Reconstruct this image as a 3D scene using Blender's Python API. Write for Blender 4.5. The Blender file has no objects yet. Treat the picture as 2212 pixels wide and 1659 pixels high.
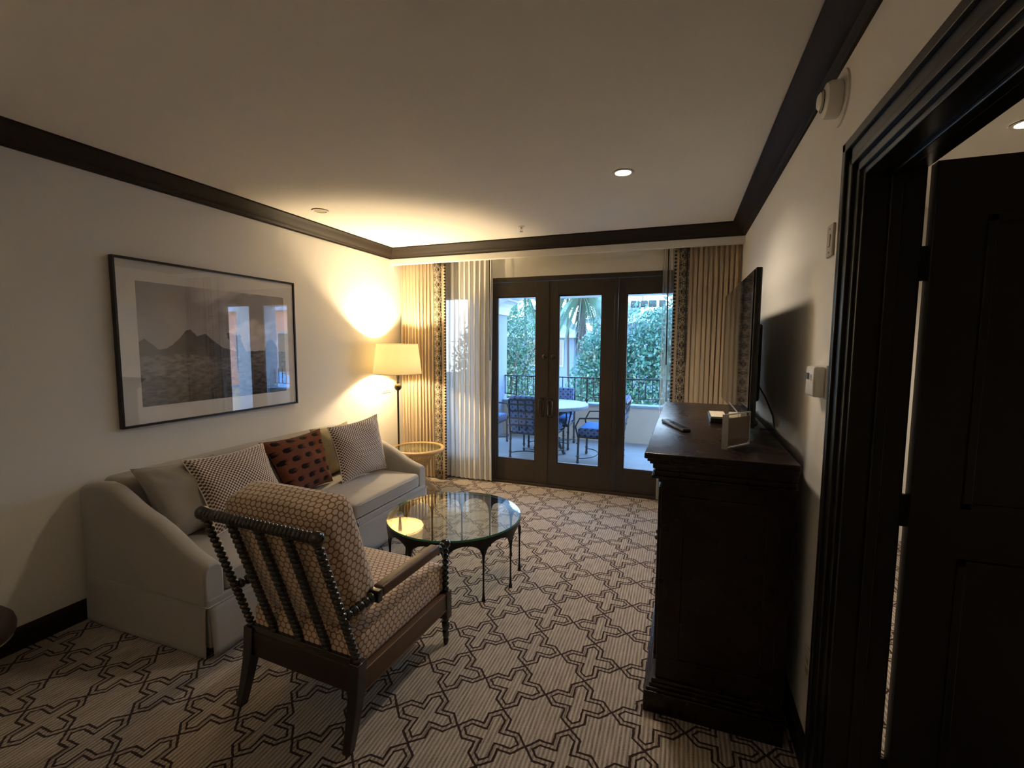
import bpy, math, random
import numpy as np
from mathutils import Vector, Matrix, Euler
rnd = random.Random(7)
PI = math.pi
S = bpy.context.scene
C = S.collection

# ------------------------------------------------------------------ camera
CAMZ = 1.62
F_PX = 996.147
YAW, PITCH, ROLL = 0.351007, 0.0869278, 0.00546379
fw = Vector((-math.sin(YAW) * math.cos(PITCH), math.cos(YAW) * math.cos(PITCH), -math.sin(PITCH)))
rt = Vector((math.cos(YAW), math.sin(YAW), 0))
up = rt.cross(fw)
rt2 = rt * math.cos(ROLL) + up * math.sin(ROLL)
up2 = rt2.cross(fw)
cam_d = bpy.data.cameras.new('camera')
cam = bpy.data.objects.new('camera', cam_d)
C.objects.link(cam)
cam_d.sensor_fit = 'HORIZONTAL'
cam_d.sensor_width = 36
cam_d.lens = F_PX / 2212 * 36
cam_d.clip_start = 0.02
cam_d.clip_end = 500
Mx = Matrix((rt2, up2, -fw)).transposed().to_4x4()
Mx.translation = Vector((0, 0, CAMZ))
cam.matrix_world = Mx
S.camera = cam

# ------------------------------------------------------------------ world, lights, exposure
S.view_settings.view_transform = 'Standard'
S.view_settings.look = 'None'
S.view_settings.gamma = 1
S.view_settings.use_curve_mapping = False
S.view_settings.exposure = 1.3
W = bpy.data.worlds.new('sky_world')
S.world = W
W.use_nodes = True
wn = W.node_tree
wn.nodes.clear()
wo = wn.nodes.new('ShaderNodeOutputWorld')
wb = wn.nodes.new('ShaderNodeBackground')
wtc = wn.nodes.new('ShaderNodeTexCoord')
wsp = wn.nodes.new('ShaderNodeSeparateXYZ')
wr = wn.nodes.new('ShaderNodeValToRGB')
wn.links.new(wtc.outputs['Generated'], wsp.inputs[0])
wn.links.new(wsp.outputs['Z'], wr.inputs[0])
wr.color_ramp.elements[0].position = 0.0
wr.color_ramp.elements[0].color = (0.80, 0.90, 1.0, 1)
wr.color_ramp.elements[1].position = 0.5
wr.color_ramp.elements[1].color = (0.30, 0.56, 1.0, 1)
wn.links.new(wr.outputs[0], wb.inputs[0])
wb.inputs[1].default_value = 5.6
wn.links.new(wb.outputs[0], wo.inputs[0])


def lamp(name, kind, loc, energy, color, size=0.05, rot=None, parent=None, **kw):
    d = bpy.data.lights.new(name, kind)
    d.energy = energy
    d.color = color
    if kind in ('POINT', 'SPOT'):
        d.shadow_soft_size = size
    for k, v in kw.items():
        setattr(d, k, v)
    o = bpy.data.objects.new(name, d)
    C.objects.link(o)
    o.location = loc
    if rot:
        o.rotation_euler = rot
    if parent:
        o.parent = parent
    return o


WARM = (1.0, 0.78, 0.47)
WARM2 = (1.0, 0.84, 0.66)

# ------------------------------------------------------------------ materials
def newmat(name):
    m = bpy.data.materials.new(name)
    m.use_nodes = True
    nt = m.node_tree
    nt.nodes.clear()
    o = nt.nodes.new('ShaderNodeOutputMaterial')
    return m, nt, o


def N(nt, t, **kw):
    n = nt.nodes.new(t)
    for k, v in kw.items():
        setattr(n, k, v)
    return n


def inp(nt, sock, v):
    if isinstance(v, bpy.types.NodeSocket):
        nt.links.new(v, sock)
    elif v is not None:
        sock.default_value = v


def math_(nt, op, a, b=None, c=None, clamp=False):
    n = N(nt, 'ShaderNodeMath', operation=op)
    n.use_clamp = clamp
    inp(nt, n.inputs[0], a)
    if b is not None:
        inp(nt, n.inputs[1], b)
    if c is not None:
        inp(nt, n.inputs[2], c)
    return n.outputs[0]


def mixc(nt, f, a, b):
    n = N(nt, 'ShaderNodeMix', data_type='RGBA')
    inp(nt, n.inputs[0], f)
    inp(nt, n.inputs[6], a if isinstance(a, bpy.types.NodeSocket) else (*a, 1))
    inp(nt, n.inputs[7], b if isinstance(b, bpy.types.NodeSocket) else (*b, 1))
    return n.outputs[2]


def noise(nt, vec, scale, detail=3, rough=0.5, out=0):
    n = N(nt, 'ShaderNodeTexNoise')
    if vec is not None:
        nt.links.new(vec, n.inputs['Vector'])
    n.inputs['Scale'].default_value = scale
    n.inputs['Detail'].default_value = detail
    n.inputs['Roughness'].default_value = rough
    return n.outputs[out]


def bsdf(nt, o, color, rough=0.5, metal=0.0, spec=0.5, normal=None, sheen=0.0, coat=0.0):
    b = N(nt, 'ShaderNodeBsdfPrincipled')
    inp(nt, b.inputs['Base Color'], color if isinstance(color, bpy.types.NodeSocket) else (*color, 1))
    inp(nt, b.inputs['Roughness'], rough)
    b.inputs['Metallic'].default_value = metal
    b.inputs['Specular IOR Level'].default_value = spec
    b.inputs['Sheen Weight'].default_value = sheen
    b.inputs['Coat Weight'].default_value = coat
    b.inputs['Coat Roughness'].default_value = 0.15
    if normal is not None:
        nt.links.new(normal, b.inputs['Normal'])
    nt.links.new(b.outputs[0], o.inputs[0])
    return b


def bump(nt, h, strength=0.3, dist=0.002):
    n = N(nt, 'ShaderNodeBump')
    n.inputs['Strength'].default_value = strength
    n.inputs['Distance'].default_value = dist
    nt.links.new(h, n.inputs['Height'])
    return n.outputs[0]


def plain(name, color, rough=0.5, metal=0.0, spec=0.5, var=0.08, scale=30, bmp=0.0, bscale=200, sheen=0.0, coat=0.0):
    m, nt, o = newmat(name)
    tc = N(nt, 'ShaderNodeTexCoord').outputs['Object']
    nz = noise(nt, tc, scale)
    c = mixc(nt, nz, [max(0, x * (1 - var)) for x in color], [min(1, x * (1 + var)) for x in color])
    nrm = bump(nt, noise(nt, tc, bscale, 2), bmp) if bmp else None
    bsdf(nt, o, c, rough, metal, spec, nrm, sheen, coat)
    return m


def weave(name, c1, c2, scale=900, rough=0.9, sheen=0.3, bmp=0.25):
    m, nt, o = newmat(name)
    tc = N(nt, 'ShaderNodeTexCoord').outputs['Object']
    n1 = noise(nt, tc, scale * 0.5, 2, 0.7)
    n2 = noise(nt, tc, 8, 3)
    f = math_(nt, 'ADD', math_(nt, 'MULTIPLY', n1, 0.6), math_(nt, 'MULTIPLY', n2, 0.4))
    bsdf(nt, o, mixc(nt, f, c1, c2), rough, spec=0.2, normal=bump(nt, n1, bmp, 0.001), sheen=sheen)
    return m


def uv_xy(nt):
    u = N(nt, 'ShaderNodeUVMap').outputs[0]
    s = N(nt, 'ShaderNodeSeparateXYZ')
    nt.links.new(u, s.inputs[0])
    return u, s.outputs[0], s.outputs[1]


def glassy(name, tint=(1, 1, 1), f0=0.04, rough=0.0, boost=1.0):
    m, nt, o = newmat(name)
    lw = N(nt, 'ShaderNodeLayerWeight')
    lw.inputs[0].default_value = 0.5
    f5 = math_(nt, 'POWER', lw.outputs['Facing'], 5.0)
    fr = math_(nt, 'ADD', math_(nt, 'MULTIPLY', f5, (1 - f0) * boost), f0, clamp=True)
    t = N(nt, 'ShaderNodeBsdfTransparent')
    t.inputs[0].default_value = (*tint, 1)
    g = N(nt, 'ShaderNodeBsdfGlossy')
    g.inputs['Roughness'].default_value = rough
    mx = N(nt, 'ShaderNodeMixShader')
    nt.links.new(fr, mx.inputs[0])
    nt.links.new(t.outputs[0], mx.inputs[1])
    nt.links.new(g.outputs[0], mx.inputs[2])
    nt.links.new(mx.outputs[0], o.inputs[0])
    return m


def clothlight(name, color, trans=0.5, transp=0.0, fold=False):
    """thin cloth: diffuse + translucent (+ open weave transparency)"""
    m, nt, o = newmat(name)
    tc = N(nt, 'ShaderNodeTexCoord').outputs['Object']
    nz = noise(nt, tc, 500, 2)
    c = mixc(nt, nz, [x * 0.94 for x in color], color)
    d = N(nt, 'ShaderNodeBsdfDiffuse')
    t = N(nt, 'ShaderNodeBsdfTranslucent')
    nt.links.new(c, d.inputs[0])
    nt.links.new(c, t.inputs[0])
    mx = N(nt, 'ShaderNodeMixShader')
    mx.inputs[0].default_value = trans
    nt.links.new(d.outputs[0], mx.inputs[1])
    nt.links.new(t.outputs[0], mx.inputs[2])
    out = mx.outputs[0]
    if transp:
        tr = N(nt, 'ShaderNodeBsdfTransparent')
        m2 = N(nt, 'ShaderNodeMixShader')
        lw = N(nt, 'ShaderNodeLayerWeight')
        lw.inputs[0].default_value = 0.4
        # looking along the threads the open weave closes up
        f = math_(nt, 'MULTIPLY', math_(nt, 'SUBTRACT', 1.0, lw.outputs['Facing']), transp, clamp=True)
        nt.links.new(f, m2.inputs[0])
        nt.links.new(out, m2.inputs[1])
        nt.links.new(tr.outputs[0], m2.inputs[2])
        out = m2.outputs[0]
    nt.links.new(out, o.inputs[0])
    return m


MT = {}
MT['wall'] = plain('painted_wall', (0.80, 0.77, 0.705), 0.85, spec=0.2, var=0.02, scale=3, bmp=0.08, bscale=350)
MT['ceiling'] = plain('painted_ceiling', (0.82, 0.785, 0.72), 0.9, spec=0.1, var=0.02, scale=3, bmp=0.08, bscale=250)
MT['crown'] = plain('dark_painted_trim', (0.022, 0.015, 0.010), 0.6, spec=0.2, var=0.15)
MT['doorpaint'] = plain('bronze_painted_wood', (0.036, 0.026, 0.018), 0.45, spec=0.4, var=0.15, scale=12)
MT['blackwood'] = plain('near_black_wood', (0.012, 0.010, 0.009), 0.28, spec=0.5, var=0.2)
MT['white_plastic'] = plain('white_plastic', (0.75, 0.71, 0.64), 0.4, var=0.02)
MT['almond_plastic'] = plain('almond_plastic', (0.50, 0.43, 0.32), 0.45, var=0.03)
MT['dark_plastic'] = plain('dark_plastic', (0.012, 0.012, 0.013), 0.35, var=0.1)
MT['screen'] = plain('glossy_screen', (0.004, 0.004, 0.005), 0.04, spec=0.8, var=0.0)
MT['sofa'] = weave('sofa_linen', (0.29, 0.265, 0.235), (0.42, 0.385, 0.34))
MT['pillow_grey'] = weave('taupe_linen', (0.26, 0.225, 0.185), (0.38, 0.335, 0.28))
MT['pillow_olive'] = weave('olive_linen', (0.30, 0.25, 0.14), (0.40, 0.34, 0.20))
MT['iron'] = plain('dark_bronze_iron', (0.018, 0.015, 0.012), 0.35, metal=0.4, var=0.25, bmp=0.1)
MT['bronze'] = plain('oiled_bronze', (0.060, 0.045, 0.030), 0.35, metal=0.8, var=0.2)
MT['steel'] = plain('brushed_steel', (0.5, 0.48, 0.45), 0.3, metal=1.0, var=0.05)
MT['bobbin'] = plain('dark_turned_wood', (0.022, 0.017, 0.012), 0.22, spec=0.6, var=0.3, coat=0.3)
MT['leather'] = plain('brown_leather', (0.11, 0.060, 0.032), 0.42, spec=0.5, var=0.2, scale=25, bmp=0.15, bscale=400)
MT['leather_shaded'] = plain('shaded_leather', (0.035, 0.016, 0.010), 0.5, spec=0.4, var=0.2, scale=25, bmp=0.15, bscale=400)  # copy of the brown leather, darkened to paint in shade behind the chair
MT['curtain'] = clothlight('beige_drape', (0.60, 0.48, 0.34), 0.12)
MT['sheer'] = clothlight('white_sheer', (0.74, 0.72, 0.68), 0.20, 0.09)
MT['sheer2'] = clothlight('fine_white_sheer', (0.80, 0.78, 0.74), 0.40, 0.75)
MT['shade'] = clothlight('lampshade_linen', (0.73, 0.61, 0.36), 0.050)
MT['glass'] = glassy('window_glass', (0.96, 0.99, 1.0), 0.05)
MT['table_glass'] = glassy('tabletop_glass', (0.90, 0.95, 0.92), 0.10, boost=1.0)
MT['picture_glass'] = glassy('picture_glass', (1, 1, 1), 0.085, boost=0.8)
MT['glass_edge'] = plain('green_glass_edge', (0.03, 0.22, 0.14), 0.12, spec=0.8, var=0.1)
MT['acrylic'] = glassy('clear_acrylic', (0.93, 0.93, 0.92), 0.08)
MT['acryl_edge'] = plain('frosted_acrylic_edge', (0.45, 0.45, 0.43), 0.15, spec=0.8)
MT['card'] = plain('brown_card', (0.24, 0.17, 0.125), 0.8, var=0.04)
MT['paper'] = plain('cream_paper', (0.8, 0.7, 0.5), 0.8, var=0.02)
MT['rattan'] = plain('natural_rattan', (0.42, 0.27, 0.12), 0.5, var=0.25, scale=60)
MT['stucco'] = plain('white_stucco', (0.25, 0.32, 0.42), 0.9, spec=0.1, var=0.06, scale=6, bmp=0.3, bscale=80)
MT['stucco_lit'] = plain('balcony_stucco_lightened', (0.56, 0.64, 0.74), 0.9, spec=0.1, var=0.06, scale=6, bmp=0.3, bscale=80)  # same paint as the column, lightened to stand in for bounced floor light
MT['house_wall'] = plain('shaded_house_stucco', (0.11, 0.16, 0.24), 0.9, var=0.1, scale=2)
MT['stucco_beige'] = plain('beige_stucco', (0.52, 0.46, 0.38), 0.9, spec=0.1, var=0.06, scale=6, bmp=0.3, bscale=80)
MT['balcony'] = plain('balcony_concrete', (0.25, 0.27, 0.29), 0.75, spec=0.3, var=0.12, scale=3)
MT['rail'] = plain('dark_iron_railing', (0.010, 0.022, 0.024), 0.5, metal=0.2, var=0.1)
MT['patio_metal'] = plain('grey_patio_metal', (0.035, 0.045, 0.055), 0.45, metal=0.5, var=0.2)
MT['cush_top'] = plain('blue_canvas', (0.035, 0.20, 0.62), 0.85, var=0.05)
MT['stone_top'] = plain('pale_stone', (0.27, 0.34, 0.40), 0.5, var=0.15, scale=25)
MT['roof'] = None
MT['trunk'] = plain('grey_bark', (0.045, 0.042, 0.045), 0.9, var=0.3)
MT['ground'] = plain('outdoor_ground', (0.30, 0.30, 0.26), 0.9, var=0.2)
MT['pink'] = plain('terracotta_fascia', (0.50, 0.26, 0.20), 0.9)
MT['awning'] = plain('blue_canopy', (0.25, 0.42, 0.62), 0.9)
MT['plush'] = plain('dark_plum_upholstery', (0.055, 0.030, 0.026), 0.6, var=0.1)
MT['lime_wood'] = plain('pale_wood', (0.4, 0.33, 0.25), 0.5)
MT['shoe'] = MT['crown']


def m_carpet():
    m, nt, o = newmat('patterned_carpet')
    tc = N(nt, 'ShaderNodeTexCoord').outputs['Object']
    s = N(nt, 'ShaderNodeSeparateXYZ')
    nz = noise(nt, tc, 38, 2, 0.5, 1)
    # slight wander of the woven lines
    v = N(nt, 'ShaderNodeVectorMath', operation='MULTIPLY_ADD')
    nt.links.new(nz, v.inputs[0])
    v.inputs[1].default_value = (0.008, 0.008, 0)
    nt.links.new(tc, v.inputs[2])
    nt.links.new(v.outputs[0], s.inputs[0])
    PX, PY = 0.3028, 0.2975
    def fold(c, off, per):
        a = math_(nt, 'DIVIDE', math_(nt, 'SUBTRACT', c, off), per)
        a = math_(nt, 'SUBTRACT', math_(nt, 'FRACT', math_(nt, 'ADD', a, 0.5)), 0.5)
        return math_(nt, 'MULTIPLY', math_(nt, 'ABSOLUTE', a), 0.303)
    ax = fold(s.outputs[0], -0.684, PX)
    ay = fold(s.outputs[1], 1.944, PY)
    x = math_(nt, 'MAXIMUM', ax, ay)
    y = math_(nt, 'MINIMUM', ax, ay)
    d1 = math_(nt, 'SUBTRACT', math_(nt, 'ADD', math_(nt, 'MULTIPLY', x, 0.764), math_(nt, 'MULTIPLY', y, 0.646)), 0.1157)
    d2 = math_(nt, 'SUBTRACT', math_(nt, 'ADD', math_(nt, 'MULTIPLY', x, -0.02), y), 0.0505)
    d = math_(nt, 'MAXIMUM', d1, d2)
    l1 = math_(nt, 'LESS_THAN', math_(nt, 'ABSOLUTE', math_(nt, 'SUBTRACT', d, -0.001)), 0.0050)
    l2 = math_(nt, 'LESS_THAN', math_(nt, 'ABSOLUTE', math_(nt, 'ADD', d, 0.0235)), 0.0044)
    ring = math_(nt, 'LESS_THAN', math_(nt, 'ABSOLUTE', math_(nt, 'ADD', d, 0.012)), 0.010)
    lines = math_(nt, 'MAXIMUM', l1, l2)
    # ribs running towards the doors
    so = N(nt, 'ShaderNodeSeparateXYZ')
    nt.links.new(tc, so.inputs[0])
    rib = math_(nt, 'SINE', math_(nt, 'MULTIPLY', so.outputs[0], 2 * PI / 0.0175))
    rib01 = math_(nt, 'ADD', math_(nt, 'MULTIPLY', rib, 0.5), 0.5)
    mp = N(nt, 'ShaderNodeMapping')
    nt.links.new(tc, mp.inputs[0])
    mp.inputs['Scale'].default_value = (95, 10, 1)
    streak = noise(nt, mp.outputs[0], 1, 3, 0.6)
    mp2 = N(nt, 'ShaderNodeMapping')
    nt.links.new(tc, mp2.inputs[0])
    mp2.inputs['Scale'].default_value = (80, 300, 1)
    knot = noise(nt, mp2.outputs[0], 1, 2, 0.6)
    f = math_(nt, 'ADD', math_(nt, 'MULTIPLY', rib01, 0.50), math_(nt, 'ADD', math_(nt, 'MULTIPLY', streak, 0.95), math_(nt, 'SUBTRACT', math_(nt, 'MULTIPLY', knot, 0.7), 0.60)), clamp=True)
    base = mixc(nt, f, (0.135, 0.108, 0.085), (0.64, 0.545, 0.455))
    mid = mixc(nt, f, (0.125, 0.095, 0.073), (0.58, 0.48, 0.39))
    dark = mixc(nt, math_(nt, 'MULTIPLY', f, 0.5), (0.020, 0.008, 0.007), (0.075, 0.038, 0.028))
    c = mixc(nt, ring, base, mid)
    c = mixc(nt, lines, c, dark)
    h = math_(nt, 'ADD', rib01, math_(nt, 'MULTIPLY', knot, 0.5))
    bsdf(nt, o, c, 0.95, spec=0.1, normal=bump(nt, h, 0.5, 0.003), sheen=0.15)
    return m


def m_hex(name, scale, light, dark, lw=0.07):
    m, nt, o = newmat(name)
    u, x, y = uv_xy(nt)
    x = math_(nt, 'MULTIPLY', x, scale)
    y = math_(nt, 'MULTIPLY', y, scale)
    def cell(ox, oy):
        a = math_(nt, 'SUBTRACT', math_(nt, 'FRACT', math_(nt, 'ADD', x, ox)), 0.5)
        b = math_(nt, 'FRACT', math_(nt, 'ADD', math_(nt, 'DIVIDE', y, 1.7320508), oy))
        b = math_(nt, 'MULTIPLY', math_(nt, 'SUBTRACT', b, 0.5), 1.7320508)
        ax = math_(nt, 'ABSOLUTE', a)
        ay = math_(nt, 'ABSOLUTE', b)
        l = math_(nt, 'ADD', math_(nt, 'MULTIPLY', a, a), math_(nt, 'MULTIPLY', b, b))
        d = math_(nt, 'MAXIMUM', ax, math_(nt, 'ADD', math_(nt, 'MULTIPLY', ax, 0.5), math_(nt, 'MULTIPLY', ay, 0.8660254)))
        return l, d
    l1, da = cell(0, 0)
    l2, db = cell(0.5, 0.5)
    pick = math_(nt, 'LESS_THAN', l1, l2)
    d = math_(nt, 'ADD', math_(nt, 'MULTIPLY', pick, da), math_(nt, 'MULTIPLY', math_(nt, 'SUBTRACT', 1.0, pick), db))
    tc = N(nt, 'ShaderNodeTexCoord').outputs['Object']
    nz = noise(nt, tc, 14, 3)
    w = math_(nt, 'ADD', 0.5 - lw - 0.03, math_(nt, 'MULTIPLY', noise(nt, tc, 120, 2), 0.05))
    line = math_(nt, 'GREATER_THAN', d, w)
    li = mixc(nt, nz, [c * 0.85 for c in light], light)
    da2 = mixc(nt, nz, dark, [c * 1.7 for c in dark])
    h = math_(nt, 'SUBTRACT', 1.0, line)
    bsdf(nt, o, mixc(nt, line, li, da2), 0.8, spec=0.25, normal=bump(nt, line, 0.5, 0.002), sheen=0.4)
    return m


def m_check(name, scale, light, dark):
    m, nt, o = newmat(name)
    u, x, y = uv_xy(nt)
    tc = N(nt, 'ShaderNodeTexCoord').outputs['Object']
    xs = math_(nt, 'MULTIPLY', x, scale)
    ys = math_(nt, 'MULTIPLY', y, scale)
    fx = math_(nt, 'FRACT', xs)
    fy = math_(nt, 'FRACT', math_(nt, 'ADD', ys, math_(nt, 'MULTIPLY', math_(nt, 'FLOOR', math_(nt, 'MULTIPLY', xs, 2)), 0.5)))
    # small toothed squares, every other column shifted half a step
    cx = math_(nt, 'ABSOLUTE', math_(nt, 'SUBTRACT', math_(nt, 'FRACT', math_(nt, 'MULTIPLY', xs, 2)), 0.5))
    cy = math_(nt, 'ABSOLUTE', math_(nt, 'SUBTRACT', fy, 0.5))
    a = math_(nt, 'MULTIPLY', math_(nt, 'LESS_THAN', cy, 0.27), math_(nt, 'LESS_THAN', cx, 0.47))
    nz = noise(nt, tc, 10, 2)
    bsdf(nt, o, mixc(nt, a, mixc(nt, nz, [c * 0.9 for c in light], light), dark), 0.9, spec=0.2, sheen=0.3,
         normal=bump(nt, noise(nt, tc, 500, 2), 0.3, 0.001))
    return m


def m_ikat():
    m, nt, o = newmat('rust_ikat_cloth')
    u, x, y = uv_xy(nt)
    tc = N(nt, 'ShaderNodeTexCoord').outputs['Object']
    cw, ch = 0.112, 0.082
    yy = math_(nt, 'DIVIDE', y, ch)
    row = math_(nt, 'FLOOR', yy)
    xx = math_(nt, 'ADD', math_(nt, 'DIVIDE', x, cw), math_(nt, 'MULTIPLY', row, 0.35))
    fx = math_(nt, 'FRACT', xx)
    fy = math_(nt, 'ABSOLUTE', math_(nt, 'SUBTRACT', math_(nt, 'FRACT', yy), 0.5))
    mp = N(nt, 'ShaderNodeMapping')
    nt.links.new(u, mp.inputs[0])
    mp.inputs['Scale'].default_value = (10, 330, 1)
    jag = noise(nt, mp.outputs[0], 1, 1, 0.5)
    end = math_(nt, 'ADD', 0.02, math_(nt, 'MULTIPLY', jag, 1.25))
    a = math_(nt, 'MULTIPLY', math_(nt, 'GREATER_THAN', fx, 0.10), math_(nt, 'LESS_THAN', fx, end))
    taper = math_(nt, 'SUBTRACT', 0.25, math_(nt, 'MULTIPLY', math_(nt, 'LESS_THAN', fx, 0.20), 0.08))
    a = math_(nt, 'MULTIPLY', a, math_(nt, 'LESS_THAN', fy, taper))
    nz = noise(nt, tc, 9, 3)
    bsdf(nt, o, mixc(nt, a, mixc(nt, nz, (0.105, 0.034, 0.019), (0.175, 0.058, 0.031)), (0.009, 0.005, 0.005)), 0.85, spec=0.1, sheen=0.05,
         normal=bump(nt, noise(nt, tc, 400, 2), 0.3, 0.001))
    return m


def m_trim():
    """embroidered curtain border: mirrored filigree with diamond medallions"""
    m, nt, o = newmat('embroidered_border')
    u, x, y = uv_xy(nt)
    ax = math_(nt, 'ABSOLUTE', math_(nt, 'SUBTRACT', x, 0.5))
    py = 0.17
    fy = math_(nt, 'ABSOLUTE', math_(nt, 'SUBTRACT', math_(nt, 'FRACT', math_(nt, 'DIVIDE', y, py)), 0.5))
    cmb = N(nt, 'ShaderNodeCombineXYZ')
    nt.links.new(math_(nt, 'MULTIPLY', ax, 1.0), cmb.inputs[0])
    nt.links.new(math_(nt, 'MULTIPLY', fy, 1.5), cmb.inputs[1])
    vo = N(nt, 'ShaderNodeTexVoronoi', feature='DISTANCE_TO_EDGE')
    nt.links.new(cmb.outputs[0], vo.inputs['Vector'])
    vo.inputs['Scale'].default_value = 9
    fil = math_(nt, 'LESS_THAN', vo.outputs['Distance'], 0.085)
    dia = math_(nt, 'ADD', math_(nt, 'MULTIPLY', ax, 1.1), fy)
    ring = math_(nt, 'LESS_THAN', math_(nt, 'ABSOLUTE', math_(nt, 'SUBTRACT', dia, 0.38)), 0.035)
    dot = math_(nt, 'LESS_THAN', math_(nt, 'ADD', math_(nt, 'POWER', math_(nt, 'SUBTRACT', ax, 0.18), 2.0), math_(nt, 'POWER', math_(nt, 'MULTIPLY', fy, 1.4), 2.0)), 0.010)
    edge = math_(nt, 'GREATER_THAN', ax, 0.47)
    k = math_(nt, 'MAXIMUM', math_(nt, 'MAXIMUM', fil, ring), edge)
    k = math_(nt, 'MULTIPLY', k, math_(nt, 'SUBTRACT', 1.0, dot))
    bsdf(nt, o, mixc(nt, k, (0.030, 0.026, 0.028), (0.42, 0.35, 0.25)), 0.85, spec=0.2)
    return m


def m_tilecloth():
    """patio cushion: small blue diamonds on a pale blue ground"""
    m, nt, o = newmat('blue_patterned_canvas')
    u, x, y = uv_xy(nt)
    sc = 12.0
    def f(c, off=0.0):
        return math_(nt, 'ABSOLUTE', math_(nt, 'SUBTRACT', math_(nt, 'FRACT', math_(nt, 'ADD', math_(nt, 'MULTIPLY', c, sc), off)), 0.5))
    d = math_(nt, 'ADD', f(x), f(y))
    d2 = math_(nt, 'ADD', f(x, 0.5), f(y, 0.5))
    k = math_(nt, 'MAXIMUM', math_(nt, 'LESS_THAN', d, 0.24), math_(nt, 'LESS_THAN', d2, 0.15))
    bsdf(nt, o, mixc(nt, k, (0.13, 0.18, 0.31), (0.018, 0.026, 0.085)), 0.9, spec=0.1)
    return m


def m_leaf(name, c1, c2):
    m, nt, o = newmat(name)
    tc = N(nt, 'ShaderNodeTexCoord').outputs['Object']
    nz = noise(nt, tc, 3.5, 3, 0.7)
    c = mixc(nt, nz, c1, c2)
    d = N(nt, 'ShaderNodeBsdfDiffuse')
    t = N(nt, 'ShaderNodeBsdfTranslucent')
    nt.links.new(c, d.inputs[0])
    nt.links.new(c, t.inputs[0])
    g = N(nt, 'ShaderNodeBsdfGlossy')
    g.inputs['Roughness'].default_value = 0.35
    mx = N(nt, 'ShaderNodeMixShader')
    mx.inputs[0].default_value = 0.35
    nt.links.new(d.outputs[0], mx.inputs[1])
    nt.links.new(t.outputs[0], mx.inputs[2])
    m2 = N(nt, 'ShaderNodeMixShader')
    m2.inputs[0].default_value = 0.07
    nt.links.new(mx.outputs[0], m2.inputs[1])
    nt.links.new(g.outputs[0], m2.inputs[2])
    nt.links.new(m2.outputs[0], o.inputs[0])
    return m


def m_roof():
    m, nt, o = newmat('tiled_roof')
    tc = N(nt, 'ShaderNodeTexCoord').outputs['Object']
    s = N(nt, 'ShaderNodeSeparateXYZ')
    nt.links.new(tc, s.inputs[0])
    w = math_(nt, 'ADD', math_(nt, 'MULTIPLY', math_(nt, 'SINE', math_(nt, 'MULTIPLY', s.outputs[0], 22)), 0.5), 0.5)
    f = math_(nt, 'ADD', math_(nt, 'MULTIPLY', w, 0.5), math_(nt, 'MULTIPLY', noise(nt, tc, 6), 0.5))
    bsdf(nt, o, mixc(nt, f, (0.06, 0.075, 0.11), (0.22, 0.26, 0.34)), 0.8, normal=bump(nt, w, 0.5, 0.03))
    return m


def m_dresser():
    m, nt, o = newmat('mahogany_wood')
    tc = N(nt, 'ShaderNodeTexCoord').outputs['Object']
    mp = N(nt, 'ShaderNodeMapping')
    nt.links.new(tc, mp.inputs[0])
    mp.inputs['Scale'].default_value = (14, 1.2, 14)
    nz = noise(nt, mp.outputs[0], 2, 5, 0.6)
    n2 = noise(nt, tc, 5, 4, 0.6)
    r = math_(nt, 'ADD', 0.20, math_(nt, 'MULTIPLY', n2, 0.16))
    bsdf(nt, o, mixc(nt, nz, (0.006, 0.0022, 0.0014), (0.020, 0.0070, 0.0045)), r, spec=0.38, coat=0.0,
         normal=bump(nt, n2, 0.02, 0.002))
    return m


def m_vcol(name):
    m, nt, o = newmat(name)
    a = N(nt, 'ShaderNodeVertexColor')
    a.layer_name = 'Col'
    bsdf(nt, o, a.outputs[0], 0.6, spec=0.2)
    return m


def m_hangs():
    return None


MT['carpet'] = m_carpet()
MT['hex'] = m_hex('honeycomb_velvet', 33, (0.72, 0.58, 0.43), (0.20, 0.080, 0.024), .10)
MT['hounds'] = m_check('small_checked_cloth', 42, (0.74, 0.65, 0.56), (0.10, 0.050, 0.033))
MT['ikat'] = m_ikat()
MT['trim'] = m_trim()
MT['cush'] = m_tilecloth()
MT['leaf1'] = m_leaf('willow_leaves', (0.012, 0.060, 0.032), (0.075, 0.21, 0.13))
MT['leaf2'] = m_leaf('broad_leaves', (0.010, 0.062, 0.045), (0.070, 0.235, 0.17))
MT['leaf3'] = m_leaf('palm_leaves', (0.03, 0.09, 0.06), (0.12, 0.24, 0.16))
MT['roof'] = m_roof()
MT['dresser'] = m_dresser()
MT['print'] = m_vcol('printed_photograph')
MT['mat'] = plain('picture_mat_board', (0.90, 0.86, 0.80), 0.9, var=0.01)

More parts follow.
